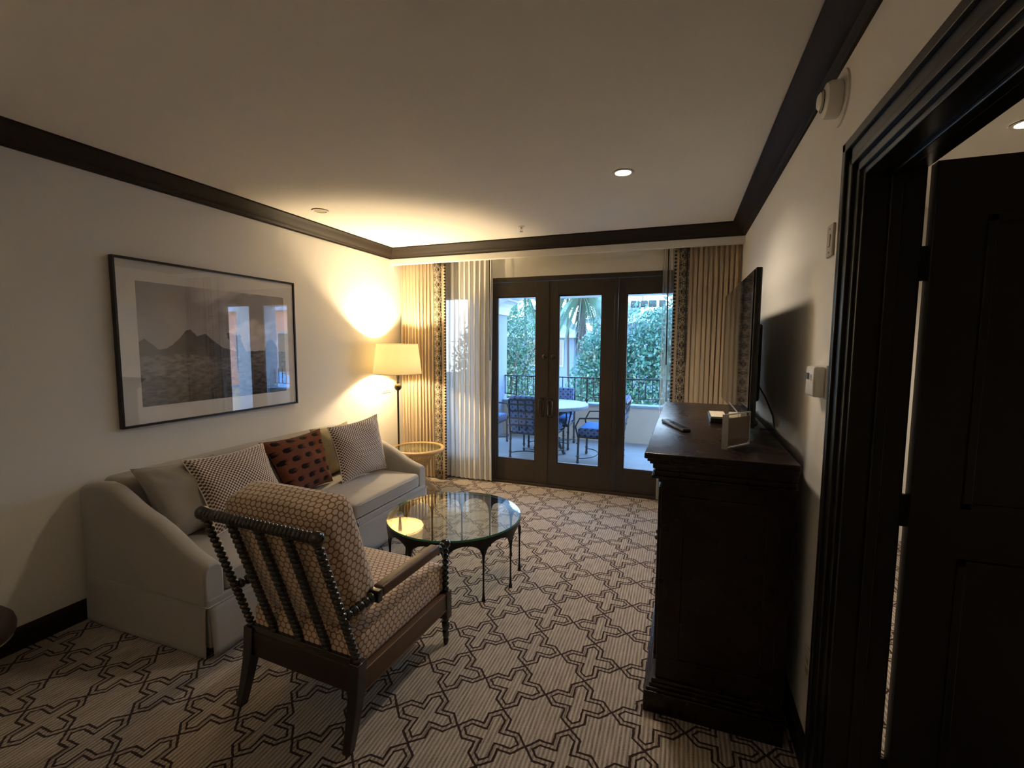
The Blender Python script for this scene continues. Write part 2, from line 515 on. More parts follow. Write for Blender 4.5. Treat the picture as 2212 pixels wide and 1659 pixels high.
# ------------------------------------------------------------------ mesh builder
class MB:
    def __init__(s):
        s.v, s.f, s.uv = [], [], []

    def quad(s, idx, uvs=None):
        s.f.append(tuple(idx))
        s.uv.append(uvs if uvs else [(0, 0)] * len(idx))

    def box(s, x0, x1, y0, y1, z0, z1, M=None):
        return s.rbox(((x0 + x1) / 2, (y0 + y1) / 2, (z0 + z1) / 2), (abs(x1 - x0) / 2, abs(y1 - y0) / 2, abs(z1 - z0) / 2), 0, M=M)

    def rbox(s, c, h, r=0.0, crown=(0, 0, 0), n=1, M=None, bulge=0.0):
        """box of half sizes h with edges rounded by r; crown puffs each pair of faces"""
        c = Vector(c)
        ax = []
        for k in range(3):
            hk = h[k]
            rr = min(r, hk * 0.98)
            if rr > 0:
                st = [-hk + rr * (1 - math.cos(t)) for t in (0, PI / 6, PI / 3)] + [-hk + rr]
            else:
                st = [-hk]
            a, b = st[-1], -st[-1]
            mid = [a + (b - a) * i / n for i in range(1, n)] if n > 1 else []
            l = st + mid + [-t for t in reversed(st)]
            if rr == 0:
                l = [-hk] + [-hk + 2 * hk * i / n for i in range(1, n)] + [hk]
            ax.append(l)
        idx = {}

        def put(p):
            key = (round(p[0], 6), round(p[1], 6), round(p[2], 6))
            if key in idx:
                return idx[key]
            q = Vector(p)
            if r > 0:
                inner = Vector([max(-(h[k] - min(r, h[k] * .98)), min(h[k] - min(r, h[k] * .98), p[k])) for k in range(3)])
                d = q - inner
                L = d.length
                if L > 1e-9:
                    q = inner + d / L * min(r, min(h) * 0.98 if min(h) < r else r)
            u = [p[k] / h[k] for k in range(3)]
            for k in range(3):
                if crown[k]:
                    a, b = [j for j in range(3) if j != k]
                    q[k] += crown[k] * u[k] * (1 - u[a] ** 2) * (1 - u[b] ** 2)
            q = q + c
            if M is not None:
                q = M @ q
            s.v.append(tuple(q))
            idx[key] = len(s.v) - 1
            return idx[key]
        for k in range(3):
            a, b = [(1, 2), (2, 0), (0, 1)][k]
            for sg in (-1, 1):
                A, B = ax[a], ax[b]
                for i in range(len(A) - 1):
                    for j in range(len(B) - 1):
                        ps = []
                        for (ia, ib) in ((i, j), (i + 1, j), (i + 1, j + 1), (i, j + 1)):
                            p = [0, 0, 0]
                            p[k] = sg * h[k]
                            p[a] = A[ia]
                            p[b] = B[ib]
                            ps.append(p)
                        if sg < 0:
                            ps.reverse()
                        # uv: horizontal axis first, height second
                        if k == 0:
                            uvs = [(p[1] + h[0] * sg, p[2]) for p in ps]
                        elif k == 1:
                            uvs = [(p[0], p[2] - h[1] * 0) for p in ps]
                        else:
                            uvs = [(p[0], p[1] + h[2] * sg) for p in ps]
                        s.quad([put(p) for p in ps], uvs)
        return s

    def lathe(s, prof, c=(0, 0, 0), seg=24, M=None, cap=True):
        """prof: list of (radius, z)"""
        c = Vector(c)
        rows = []
        for (r, z) in prof:
            row = []
            for i in range(seg):
                a = 2 * PI * i / seg
                p = Vector((r * math.cos(a), r * math.sin(a), z)) + c
                if M is not None:
                    p = M @ p
                s.v.append(tuple(p))
                row.append(len(s.v) - 1)
            rows.append(row)
        for k in range(len(rows) - 1):
            for i in range(seg):
                j = (i + 1) % seg
                s.quad((rows[k][i], rows[k][j], rows[k + 1][j], rows[k + 1][i]))
        if cap:
            s.quad(list(reversed(rows[0])))
            s.quad(rows[-1])
        return s

    def tube(s, pts, r, seg=8, M=None, closed=False):
        pts = [Vector(p) for p in pts]
        n = len(pts)
        rs = r if isinstance(r, (list, tuple)) else [r] * n
        rows = []
        prev = None
        for i, p in enumerate(pts):
            if closed:
                t = (pts[(i + 1) % n] - pts[i - 1]).normalized()
            else:
                t = (pts[min(i + 1, n - 1)] - pts[max(i - 1, 0)]).normalized()
            if prev is None:
                a = Vector((0, 0, 1)) if abs(t.z) < 0.9 else Vector((1, 0, 0))
                u = t.cross(a).normalized()
            else:
                u = (prev - t * prev.dot(t)).normalized()
            prev = u
            w = t.cross(u)
            row = []
            for k in range(seg):
                an = 2 * PI * k / seg
                q = p + (u * math.cos(an) + w * math.sin(an)) * rs[i]
                if M is not None:
                    q = M @ q
                s.v.append(tuple(q))
                row.append(len(s.v) - 1)
            rows.append(row)
        m = n if closed else n - 1
        for i in range(m):
            A, B = rows[i], rows[(i + 1) % n]
            for k in range(seg):
                j = (k + 1) % seg
                s.quad((A[k], A[j], B[j], B[k]))
        if not closed:
            s.quad(list(reversed(rows[0])))
            s.quad(rows[-1])
        return s

    def beads(s, a, b, r, step, seg=10, neck=0.45, M=None, ends=True):
        """bobbin turning from a to b"""
        a, b = Vector(a), Vector(b)
        L = (b - a).length
        n = max(1, round(L / step))
        st = L / n
        prof = []
        for i in range(n):
            z0 = i * st
            for t in (0.0, 0.14, 0.32, 0.5, 0.68, 0.86):
                prof.append((r * (neck + (1 - neck) * math.sin(PI * t) ** 0.6) if t > 0 else r * neck, z0 + t * st))
        prof.append((r * neck, L))
        q = (b - a).to_track_quat('Z', 'Y').to_matrix().to_4x4()
        q.translation = a
        return s.lathe(prof, seg=seg, M=(M @ q) if M is not None else q)

    def sphere(s, c, r, seg=12, M=None, sz=1.0):
        n = seg // 2
        prof = [(max(1e-4, r * math.sin(PI * k / n)), -r * sz * math.cos(PI * k / n)) for k in range(n + 1)]
        return s.lathe(prof, c, seg, M)

    def prism(s, poly, axis, a, b, M=None):
        """poly in the plane across axis (0:x -> (y,z), 1:y -> (x,z), 2:z -> (x,y))"""
        n = len(poly)
        ids = []
        for val in (a, b):
            row = []
            for (p, q) in poly:
                if axis == 0:
                    w = Vector((val, p, q))
                elif axis == 1:
                    w = Vector((p, val, q))
                else:
                    w = Vector((p, q, val))
                if M is not None:
                    w = M @ w
                s.v.append(tuple(w))
                row.append(len(s.v) - 1)
            ids.append(row)
        for i in range(n):
            j = (i + 1) % n
            s.quad((ids[0][i], ids[0][j], ids[1][j], ids[1][i]))
        s.quad(list(reversed(ids[0])))
        s.quad(ids[1])
        return s

    def grid(s, P, nu, nv, UV=None, close=False):
        """P(i,j) for 0<=i<=nu,0<=j<=nv"""
        base = len(s.v)
        for j in range(nv + 1):
            for i in range(nu + 1):
                s.v.append(tuple(P(i, j)))
        for j in range(nv):
            for i in range(nu):
                a = base + j * (nu + 1) + i
                ids = (a, a + 1, a + nu + 2, a + nu + 1)
                uvs = [UV(i, j), UV(i + 1, j), UV(i + 1, j + 1), UV(i, j + 1)] if UV else None
                s.quad(ids, uvs)
        return s

    def build(s, name, mat, parent=None, smooth=False, bevel=0.0, solid=0.0, angle=40, subsurf=0):
        me = bpy.data.meshes.new(name)
        me.from_pydata(s.v, [], s.f)
        uvl = me.uv_layers.new(name='UVMap')
        flat = [c for fu in s.uv for p in fu for c in p]
        uvl.data.foreach_set('uv', flat)
        me.materials.append(mat)
        me.validate()
        me.update()
        fix = bm_fix(me)
        o = bpy.data.objects.new(name, me)
        C.objects.link(o)
        if parent is not None:
            o.parent = parent
        if smooth:
            for p in me.polygons:
                p.use_smooth = True
            if angle:
                me.set_sharp_from_angle(angle=math.radians(angle))
        if bevel:
            b = o.modifiers.new('bevel', 'BEVEL')
            b.width = bevel
            b.segments = 2
            b.limit_method = 'ANGLE'
        if solid:
            m = o.modifiers.new('solid', 'SOLIDIFY')
            m.thickness = solid
            m.offset = 0
        return o


def bm_fix(me):
    import bmesh
    bm = bmesh.new()
    bm.from_mesh(me)
    bmesh.ops.recalc_face_normals(bm, faces=bm.faces)
    bm.to_mesh(me)
    bm.free()


def tag(o, label=None, cat=None, group=None, kind=None):
    if label:
        o['label'] = label
    if cat:
        o['category'] = cat
    if group:
        o['group'] = group
    if kind:
        o['kind'] = kind
    return o


def thing(name, label, cat, loc=(0, 0, 0), rz=0, group=None):
    o = bpy.data.objects.new(name, None)
    o.empty_display_size = 0.1
    C.objects.link(o)
    o.location = loc
    o.rotation_euler = (0, 0, rz)
    return tag(o, label, cat, group)


def struct(name, mb, m, **kw):
    return tag(mb.build(name, m, **kw), kind='structure')


def copy_tree(o, parent=None):
    c = o.copy()
    C.objects.link(c)
    c.parent = parent
    for ch in o.children:
        copy_tree(ch, c)
    return c


# ------------------------------------------------------------------ room shell
XL, XR, YB, YF, ZC = -3.23, 0.50, 4.96, -3.0, 2.70
DX0, DX1, DH = -2.84, 0.04, 2.365          # french door opening
OY0, OY1, OH = 0.82, 1.72, 2.15            # door opening in right wall
struct('floor', MB().box(XL - .1, XR + .07, YF, YB + 0.05, -0.12, 0.0), MT['carpet'])
struct('ceiling', MB().box(XL - .1, XR + .07, YF, YB + .15, ZC, ZC + .12), MT['ceiling'])
struct('wall_left', MB().box(XL - .15, XL, YF, YB + .15, 0, ZC), MT['wall'])
struct('wall_front', MB().box(XL, XR, YF - .12, YF, 0, ZC), MT['wall'])
b = MB()
b.box(XL, DX0, YB, YB + .15, 0, ZC)
b.box(DX1, XR, YB, YB + .15, 0, ZC)
b.box(DX0, DX1, YB, YB + .15, DH, ZC)
struct('wall_back', b, MT['wall'])
WT = 0.145
b = MB()
b.box(XR, XR + WT, OY1, YB + .15, 0, ZC)
b.box(XR, XR + WT, YF, OY0, 0, ZC)
b.box(XR, XR + WT, OY0, OY1, OH, ZC)
struct('wall_right', b, MT['wall'])

# curtain soffit
b = MB()
b.box(XL, XR, 4.66, 4.725, 2.53, ZC)
struct('trim_1', b, MT['wall'])


def crown_prof():
    # (out from wall, z)
    return [(0, ZC), (0.115, ZC), (0.115, ZC - .012), (0.100, ZC - .022), (0.088, ZC - .034), (0.070, ZC - .055),
            (0.046, ZC - .074), (0.030, ZC - .080), (0.022, ZC - .090), (0.014, ZC - .096), (0.012, ZC - .108), (0, ZC - .108)]


YS = 4.66
b = MB()
poly = [(XL + d, z) for d, z in crown_prof()]
b.prism(poly, 1, YF, YS)
struct('trim_2', b, MT['crown'], smooth=True, angle=30)
b = MB()
b.prism([(XR - d, z) for d, z in crown_prof()], 1, YF, YS)
struct('trim_3', b, MT['crown'], smooth=True, angle=30)
b = MB()
b.prism([(YS - d, z) for d, z in crown_prof()], 0, XL, XR)
struct('trim_4', b, MT['crown'], smooth=True, angle=30)
# baseboards
def base_prof(s, x):
    return [(x, 0), (x + s * .018, 0), (x + s * .018, .095), (x + s * .010, .108), (x + s * .006, .12), (x, .12)]
struct('baseboard_left', MB().prism(base_prof(1, XL), 1, YF, YB), MT['crown'])
b = MB().prism(base_prof(-1, XR), 1, OY1 + .13, YB)
struct('baseboard_right', b, MT['crown'])
b = MB().prism(base_prof(-1, YB), 0, XL, DX0).prism(base_prof(-1, YB), 0, DX1, XR)
struct('baseboard_back', b, MT['crown'])

# doorway casing and jamb in the right wall
def casing(b, x0, x1, y0, y1, z0, z1):
    b.box(x0, x1, y0, y1, z0, z1)
b = MB()
CW = 0.118
# legs and head: stepped moulding across the width
steps = [(0.0, 0.030, 0.030), (0.030, 0.070, 0.020), (0.070, 0.090, 0.026), (0.090, CW, 0.014)]   # from the outer edge in: start, end, thickness
for a0, a1, t in steps:
    yo = OY1 + CW
    b.box(XR - t, XR, yo - a1, yo - a0, 0, OH + CW - a0)
    yo2 = OY0 - CW
    b.box(XR - t, XR, yo2 + a0, yo2 + a1, 0, OH + CW - a0)
    b.box(XR - t, XR, yo2 + a0, yo - a0, OH + CW - a1, OH + CW - a0)
# jamb lining
b.box(XR - .004, XR + WT + .004, OY1 - .018, OY1 + .001, 0, OH)
b.box(XR - .004, XR + WT + .004, OY0 - .001, OY0 + .018, 0, OH)
b.box(XR - .004, XR + WT + .004, OY0 + .018, OY1 - .018, OH - .018, OH + .001)
# door stop
b.box(XR + .06, XR + .09, OY1 - .03, OY1 - .018, 0, OH - .03)
b.box(XR + .06, XR + .09, OY0 + .018, OY0 + .03, 0, OH - .03)
b.box(XR + .06, XR + .09, OY0 + .03, OY1 - .03, OH - .03, OH - .018)
struct('trim_5', b, MT['blackwood'], bevel=0.003)

# door leaf standing open into the next room
d1 = bpy.data.objects.new('door_1', None)
C.objects.link(d1)
tag(d1, kind='structure')
d1.location = (XR + WT + .012, OY1 - .012, 0)
b = MB().box(0, .88, -.04, 0, .01, OH - .012)
for (x0, x1, z0, z1) in ((.12, .76, .25, 1.0), (.12, .76, 1.15, 1.98)):
    for (a0, a1, c0, c1) in ((x0, x1, z0, z0 + .02), (x0, x1, z1 - .02, z1), (x0, x0 + .02, z0, z1), (x1 - .02, x1, z0, z1)):
        b.box(a0, a1, -.047, -.039, c0, c1)
b.build('door_leaf', MT['blackwood'], d1, bevel=.002)
for z in (.25, 1.12, 1.86):
    MB().lathe([(.006, z - .05), (.006, z + .05)], (-.008, .0, 0), 10).box(-.010, .028, -.010, .0, z - .05, z + .05).build('hinge', MT['iron'], d1)
k = MB().lathe([(.026, 0), (.026, .008), (.010, .012), (.010, .045), (.024, .055), (.028, .07), (.018, .085)], (.80, 0, 0), 16,
               M=Matrix.Translation((.80, -.04, .98)) @ Matrix.Rotation(PI / 2, 4, 'X') @ Matrix.Translation((-.80, 0, 0)))
k.build('door_knob', MT['iron'], d1, smooth=True)

# next room
b = MB()
X2 = XR + WT
b.box(X2, 3.6, -1.5, 4.6, ZC, ZC + .1)
struct('ceiling_bedroom', b, MT['ceiling'])
struct('floor_bedroom', MB().box(XR + .07, 3.6, -1.5, 4.6, -.12, 0), MT['carpet'])
b = MB().box(3.6, 3.7, -1.5, 4.6, 0, ZC).box(X2, 3.7, 4.6, 4.7, 0, ZC).box(X2, 3.7, -1.6, -1.5, 0, ZC)
struct('wall_bedroom', b, MT['wall'])


def recessed(name, label, x, y, z, on, energy=0, group=None, dark=False):
    t = thing(name, label, 'ceiling light' if on else 'ceiling speaker', (x, y, z), group=group)
    MB().lathe([(.068, -.004), (.066, -.007), (.050, -.006), (.046, -.001), (.046, .0), (.068, 0)], seg=32, cap=False).build('trim_ring', MT['white_plastic'], t, smooth=True)
    if on:
        m, nt, o = newmat('lit_lens')
        e = N(nt, 'ShaderNodeEmission')
        e.inputs[0].default_value = (1.0, .80, .50, 1)
        e.inputs[1].default_value = 22
        nt.links.new(e.outputs[0], o.inputs[0])
        MB().lathe([(.047, -.0035), (.047, -.001)], seg=32).build('lens', m, t)
        lamp('downlight', 'SPOT', (0, 0, -.02), energy, WARM2, 0.11, parent=t, spot_size=math.radians(150), spot_blend=0.8)
    else:
        MB().lathe([(.047, -.003), (.047, -.001)], seg=32).build('grille', MT['almond_plastic'], t)
    return t


recessed('recessed_light', 'lit round recessed ceiling light with a white ring, between the sprinkler and the right wall', -.384, 3.063, ZC, True, 40)
recessed('recessed_light', 'lit recessed ceiling light seen through the open doorway above the black door', 1.54, 3.05, ZC, True, 60)
recessed('ceiling_speaker', 'small unlit round fitting with a pale ring in the ceiling near the left wall', -2.822, 3.111, ZC, False)

# sprinkler
t = thing('fire_sprinkler', 'small metal fire sprinkler head hanging from the ceiling in front of the doors', 'sprinkler', (-1.428, 4.126, ZC))
MB().lathe([(.030, 0), (.028, -.006), (.014, -.008)], seg=20).build('escutcheon', MT['white_plastic'], t, smooth=True)
b = MB().lathe([(.010, -.006), (.008, -.022), (.006, -.024)], seg=12)
for s_ in (-1, 1):
    b.tube([(s_ * .006, 0, -.02), (s_ * .012, 0, -.032), (s_ * .003, 0, -.046)], .002, 6)
b.lathe([(.002, -.045), (.016, -.047), (.016, -.049), (.002, -.049)], seg=14)
b.build('sprinkler_frame', MT['steel'], t)

# ------------------------------------------------------------------ french doors
GY = YB + 0.035       # glass plane


def panel(name, x0, x1, gx0, gx1, y0, y1, kind_n, z0=.03, z1=2.31, gz0=.28, gz1=2.152):
    """stile and rail frame with a glass pane"""
    t = bpy.data.objects.new(name, None)
    C.objects.link(t)
    tag(t, kind='structure')
    f = MB()
    f.box(x0, gx0, y0, y1, z0, z1).box(gx1, x1, y0, y1, z0, z1)
    f.box(gx0, gx1, y0, y1, z0, gz0).box(gx0, gx1, y0, y1, gz1, z1)
    # glazing bead
    bd = .012
    ym = y0 + .008
    for (a, c, e, g) in ((gx0 - .001, gx0 + bd, gz0, gz1), (gx1 - bd, gx1 + .001, gz0, gz1), (gx0, gx1, gz0 - .001, gz0 + bd), (gx0, gx1, gz1 - bd, gz1 + .001)):
        f.box(a, c, ym, y1 - .008, e, g)
    f.build('door_frame', MT['doorpaint'], t, bevel=.002)
    MB().box(gx0, gx1, (y0 + y1) / 2 - .003, (y0 + y1) / 2 + .003, gz0, gz1).build('glass_pane', MT['glass'], t)
    return t


b = MB()
b.box(DX0, DX1, YB - .005, YB + .12, 2.315, DH)        # head
b.box(DX0, DX0 + .04, YB - .005, YB + .12, 0, 2.315)
b.box(DX1 - .04, DX1, YB - .005, YB + .12, 0, 2.315)
b.box(-.672, -.640, YB - .005, YB + .10, .03, 2.315)
b.box(-2.150, -2.118, YB - .005, YB + .10, .03, 2.315)
b.box(DX0, DX1, YB - .03, YB + .12, 0, .028)           # threshold
struct('trim_6', b, MT['doorpaint'], bevel=.003)
p1 = panel('door_2', -2.114, -1.394, -2.004, -1.532, YB - .004, YB + .042, 0)
p2 = panel('door_3', -1.390, -.676, -1.279, -.803, YB - .004, YB + .042, 0)
panel('window_1', -2.80, -2.154, -2.70, -2.26, YB + .012, YB + .058, 0)
panel('window_2', -.636, 0.0, -.553, -.09, YB + .012, YB + .058, 0)
MB().box(-1.400, -1.384, YB - .012, YB - .004, .03, 2.31).build('astragal', MT['doorpaint'], p1)
for p, x in ((p1, -1.452), (p2, -1.352)):
    pts = []
    for k in range(24):
        a = 2 * PI * k / 24
        sx, sz = math.cos(a), math.sin(a)
        pts.append((x + .026 * sx, YB - .052, .912 + (.062 * (1 if sz > 0 else -1) if abs(sz) > .02 else 0) + .026 * sz))
    h_ = MB().tube(pts, .0065, 8, closed=True)
    h_.tube([(x, YB - .052, .912 + .086), (x, YB - .004, .912 + .086)], .006)
    h_.tube([(x, YB - .052, .912 - .086), (x, YB - .004, .912 - .086)], .006)
    h_.rbox((x, YB - .007, .912), (.024, .004, .112), .003)
    h_.build('door_handle', MT['bronze'], p, smooth=True)
    MB().lathe([(.026, 0), (.026, .006), (.018, .012), (.012, .013)], seg=20,
               M=Matrix.Translation((x + .03 * (1 if p is p2 else 1) - .008, YB - .004, 1.48)) @ Matrix.Rotation(PI / 2, 4, 'X')).rbox((x + .022, YB - .022, 1.48), (.004, .008, .016), .002).build('deadbolt', MT['bronze'], p, smooth=True)

# ------------------------------------------------------------------ curtains
def pleats(b, x0, x1, y, n, amp, z0, z1, seed=0, rows=26, per=14, flare=0.0, ycurve=0.0):
    r = random.Random(seed)
    ph = [r.uniform(-.6, .6) for _ in range(n + 1)]
    am = [r.uniform(.7, 1.15) for _ in range(n + 1)]
    wx = [r.uniform(-.25, .25) for _ in range(n + 1)]
    nu = n * per

    def P(i, j):
        s = i / nu
        t = j / rows
        z = z0 + (z1 - z0) * t
        k = s * n
        a = int(min(n - 1, math.floor(k)))
        fr = k - a
        sm = fr * fr * (3 - 2 * fr)
        p_ = ph[a] * (1 - sm) + ph[a + 1] * sm
        A = (am[a] * (1 - sm) + am[a + 1] * sm) * amp
        w = wx[a] * (1 - sm) + wx[a + 1] * sm
        top = max(0.0, (t - .90) / .10)
        A2 = A * (1 - .45 * top) * (0.85 + .15 * math.sin(5 * t + ph[a]))
        ang = 2 * PI * k + .35 * math.sin(3.2 * t + p_ * 4) + top * 1.2 * p_
        yy = y + A2 * math.sin(ang) + .006 * math.sin(7 * t + 9 * s)
        xx = x0 + (x1 - x0) * s + A2 * .55 * math.sin(2 * ang) + w * (x1 - x0) / n * .4 * math.sin(PI * s)
        xx += flare * (1 - t) * s
        return (xx, yy, z)
    b.grid(P, nu, rows, lambda i, j: (i / nu * 1.0, z0 + (z1 - z0) * j / rows))
    return b


def drape(name, label, xa, xb, xc, side, seed, flare, z0=.012, z1=2.60):
    """plain pleated field xa..xb, embroidered border xb..xc with bead fringe at the leading edge xc"""
    t = thing(name, label, 'curtain', ((xa + xb) / 2, 4.80, 0), group='beige drapes beside the french doors')
    off = Matrix.Translation((-(xa + xb) / 2, -4.80, 0))
    b = MB()
    pleats(b, xa, xb, 4.805, 10, .030, z0, z1, seed, flare=0)
    o = b.build('drape_panel', MT['curtain'], t, smooth=True, angle=0)
    o.matrix_local = off
    # border
    def P(i, j):
        s = i / 16
        tt = j / 20
        z = z0 + (z1 - z0) * tt
        x = xb + (xc - xb) * s * .78 + flare * (1 - tt)
        y = 4.785 + .018 * math.sin(s * PI * 1.7 + 1.1 + .5 * math.sin(2.5 * tt)) * (1 - .0 * tt)
        return (x, y - .004, z)
    b = MB().grid(P, 16, 20, lambda i, j: (i / 16, z0 + (z1 - z0) * j / 20))
    o = b.build('embroidered_border', MT['trim'], t, smooth=True, solid=.004, angle=0)
    o.matrix_local = off
    def Q(i, j):
        s = i / 6
        tt = j / 20
        z = z0 + (z1 - z0) * tt
        x = xb + (xc - xb) * (.78 + .30 * s) + flare * (1 - tt)
        return (x, 4.768 + .010 * math.sin(s * PI), z)
    b = MB().grid(Q, 6, 20, lambda i, j: (i / 6, j / 20))
    o = b.build('leading_edge', MT['curtain'], t, smooth=True, solid=.004, angle=0)
    o.matrix_local = off
    b = MB()
    n = 74
    for k in range(n):
        tt = (k + .5) / n
        z = z0 + (z1 - .04 - z0) * tt
        x = xb + (xc - xb) * 1.06 + flare * (1 - tt)
        b.sphere((x, 4.764, z), .0125, 8)
        b.tube([(x - .016 * side, 4.764, z), (x, 4.764, z)], .004, 5)
    o = b.build('bead_fringe', MT['iron'], t, smooth=True)
    o.matrix_local = off
    return t


drape('drape', 'beige pleated drape behind the floor lamp, embroidered border on its right edge', -3.19, -2.735, -2.58, 1, 3, .0)
dr_r = drape('drape', 'beige pleated drape behind the television, embroidered border on its left edge', .49, .045, -.075, -1, 8, -.0)


def sheer(name, label, x0, x1, n, seed, amp=.022, y=4.885, mat='sheer'):
    xm = (x0 + x1) / 2
    t = thing(name, label, 'curtain', (xm, 4.88, 0), group='white sheers inside the drapes')
    b = MB()
    pleats(b, x0, x1, y, n, amp, .02, 2.60, seed, per=12)
    o = b.build('sheer_panel', MT[mat], t, smooth=True, angle=0)
    o.matrix_local = Matrix.Translation((-xm, -4.88, 0))
    return t


sh_l = sheer('sheer_curtain', 'wide white sheer curtain between the left drape and the doors', -2.67, -2.03, 10, 21)
sh_r = sheer('sheer_curtain', 'narrow white sheer curtain hanging left of the right drape', -.20, -.055, 3, 5, .010, mat='sheer2')
def wand(par, x, y, zb):
    o = MB().tube([(x, y, 2.62), (x + .01, y, zb)], .0065, 8).build('curtain_wand', MT['dark_plastic'], par, smooth=True)
    o.matrix_local = Matrix.Translation(-par.location)


wand(sh_l, -2.045, 4.83, 1.43)
wand(sh_r, -.150, 4.83, 1.42)
wand(dr_r, .02, 4.74, 1.45)

# ------------------------------------------------------------------ framed picture
PY0, PY1, PZ0, PZ1 = 1.80, 3.18, 1.083, 2.138
t = thing('framed_picture', 'large black framed photograph of desert mountains with a wide cream mat above the sofa', 'picture', (XL, (PY0 + PY1) / 2, (PZ0 + PZ1) / 2))
off = Matrix.Translation((-XL, -(PY0 + PY1) / 2, -(PZ0 + PZ1) / 2))


def put(mb, name, mat, **kw):
    o = mb.build(name, mat, t, **kw)
    o.matrix_local = off
    return o


fwid = .015
b = MB()
x0, x1 = XL + .004, XL + .036
b.box(x0, x1, PY0, PY0 + fwid, PZ0, PZ1).box(x0, x1, PY1 - fwid, PY1, PZ0, PZ1)
b.box(x0, x1, PY0 + fwid, PY1 - fwid, PZ0, PZ0 + fwid).box(x0, x1, PY0 + fwid, PY1 - fwid, PZ1 - fwid, PZ1)
put(b, 'frame', MT['blackwood'], bevel=.002)
put(MB().box(XL + .006, XL + .024, PY0 + fwid, PY1 - fwid, PZ0 + fwid, PZ1 - fwid), 'mat_board', MT['mat'])
# the print: a procedural black and white desert landscape
AY0, AY1, AZ0, AZ1 = 1.925, 3.065, 1.205, 2.000
nx, nz_ = 300, 210


def vnoise(x, y, seed):
    r = np.random.RandomState(seed)
    g = r.rand(64, 64)
    xi, yi = np.floor(x).astype(int), np.floor(y).astype(int)
    fx, fy = x - xi, y - yi
    fx, fy = fx * fx * (3 - 2 * fx), fy * fy * (3 - 2 * fy)
    a = g[xi % 64, yi % 64]
    b_ = g[(xi + 1) % 64, yi % 64]
    c_ = g[xi % 64, (yi + 1) % 64]
    d_ = g[(xi + 1) % 64, (yi + 1) % 64]
    return (a * (1 - fx) + b_ * fx) * (1 - fy) + (c_ * (1 - fx) + d_ * fx) * fy


def fbm(x, y, seed, o=4):
    s_, a = 0, .5
    for k in range(o):
        s_ = s_ + a * vnoise(x * 2 ** k, y * 2 ** k, seed + k)
        a *= .5
    return s_


U, V = np.meshgrid(np.linspace(0, 1, nx + 1), np.linspace(0, 1, nz_ + 1))   # V up
img = .20 + .10 * (fbm(U * 5, V * 5 + U * 3, 1) - .45) + .09 * (1 - V) * (V > .4)
cloud = fbm((U * 3 - V * 3) * 1.2, (U + V) * 2.2, 11)
img = img + np.clip((cloud - .50) * 1.2, 0, .20) * np.clip((U - .25) / .3, 0, 1)
ridge_x = [0, .03, .10, .15, .20, .26, .29, .33, .38, .42, .50, .58, .66, .8, 1.0]
ridge_y = [.52, .55, .46, .47, .52, .62, .635, .575, .60, .55, .47, .44, .43, .44, .42]
ridge = np.interp(U, ridge_x, ridge_y) + .012 * (fbm(U * 40, V * 0, 5) - .5)
mount = V < ridge
mt_col = .035 + .05 * fbm(U * 14, V * 20, 31) + .05 * np.clip((.55 - V) * 2, 0, 1)
img = np.where(mount, mt_col, img)
ground = V < .40 + .02 * np.sin(U * 9)
gr = .075 + .20 * (fbm(U * 34, V * 60, 41, 5) - .42) + .05 * np.clip(.30 - abs(V - .33), 0, 1)
img = np.where(ground, gr * np.clip(.45 + V * 1.6, 0, 1.1), img)
# long necked animal raising its head, and its hump at the right edge
def inpoly(px, py, poly):
    ins = np.zeros_like(px, bool)
    j = len(poly) - 1
    for i in range(len(poly)):
        xi, yi = poly[i]
        xj, yj = poly[j]
        ins ^= ((yi > py) != (yj > py)) & (px < (xj - xi) * (py - yi) / (yj - yi + 1e-12) + xi)
        j = i
    return ins
head = [(.525, .60), (.54, .615), (.56, .61), (.585, .59), (.605, .585), (.625, .60), (.635, .575), (.63, .55), (.645, .50), (.665, .43),
        (.70, .36), (.72, .25), (.72, .10), (.66, .10), (.655, .25), (.635, .33), (.61, .40), (.585, .47), (.565, .52), (.545, .545), (.53, .565), (.535, .58)]
hump = [(.83, .08), (.81, .30), (.82, .45), (.84, .53), (.87, .555), (.90, .54), (.93, .46), (.95, .33), (.955, .08)]
hm = inpoly(U, V, head) | inpoly(U, V, hump)
img = np.where(hm, .055 + .08 * fbm(U * 30, V * 30, 61), img)
img = np.clip(img * 2.1 - .02, .012, .8)
b = MB()
b.grid(lambda i, j: (XL + .0245, AY0 + (AY1 - AY0) * i / nx, AZ0 + (AZ1 - AZ0) * j / nz_), nx, nz_)
b.box(XL + .0230, XL + .0242, AY0, AY1, AZ0, AZ1)
me_o = put(b, 'photograph_print', MT['print'])
ca = me_o.data.color_attributes.new('Col', 'FLOAT_COLOR', 'POINT')
cols = np.ones((len(me_o.data.vertices), 4), np.float32) * .1
n0 = (nx + 1) * (nz_ + 1)
if len(cols) >= n0:
    gflat = img.reshape(-1)
    cols[:n0, 0] = gflat * 1.08
    cols[:n0, 1] = gflat * 1.0
    cols[:n0, 2] = gflat * .96
    cols[:, 3] = 1
ca.data.foreach_set('color', cols.reshape(-1))
put(MB().box(XL + .029, XL + .032, PY0 + fwid, PY1 - fwid, PZ0 + fwid, PZ1 - fwid), 'picture_glass', MT['picture_glass'])

# ------------------------------------------------------------------ wall fittings
t = thing('light_switch', 'white multi switch plate on the left wall beside the drape', 'light switch', (XL, 4.535, 1.105))
MB().rbox((.004, 0, 0), (.004, .09, .062), .003).build('plate', MT['white_plastic'], t)
for k, y in enumerate((-.045, 0, .045)):
    MB().rbox((.010, y, .004), (.004, .014, .030), .002).build('rocker', MT['white_plastic'], t)
for y in (-.045, 0, .045):
    MB().box(.0075, .009, y - .012, y + .012, -.046, -.040).build('indicator', MT['dark_plastic'], t)

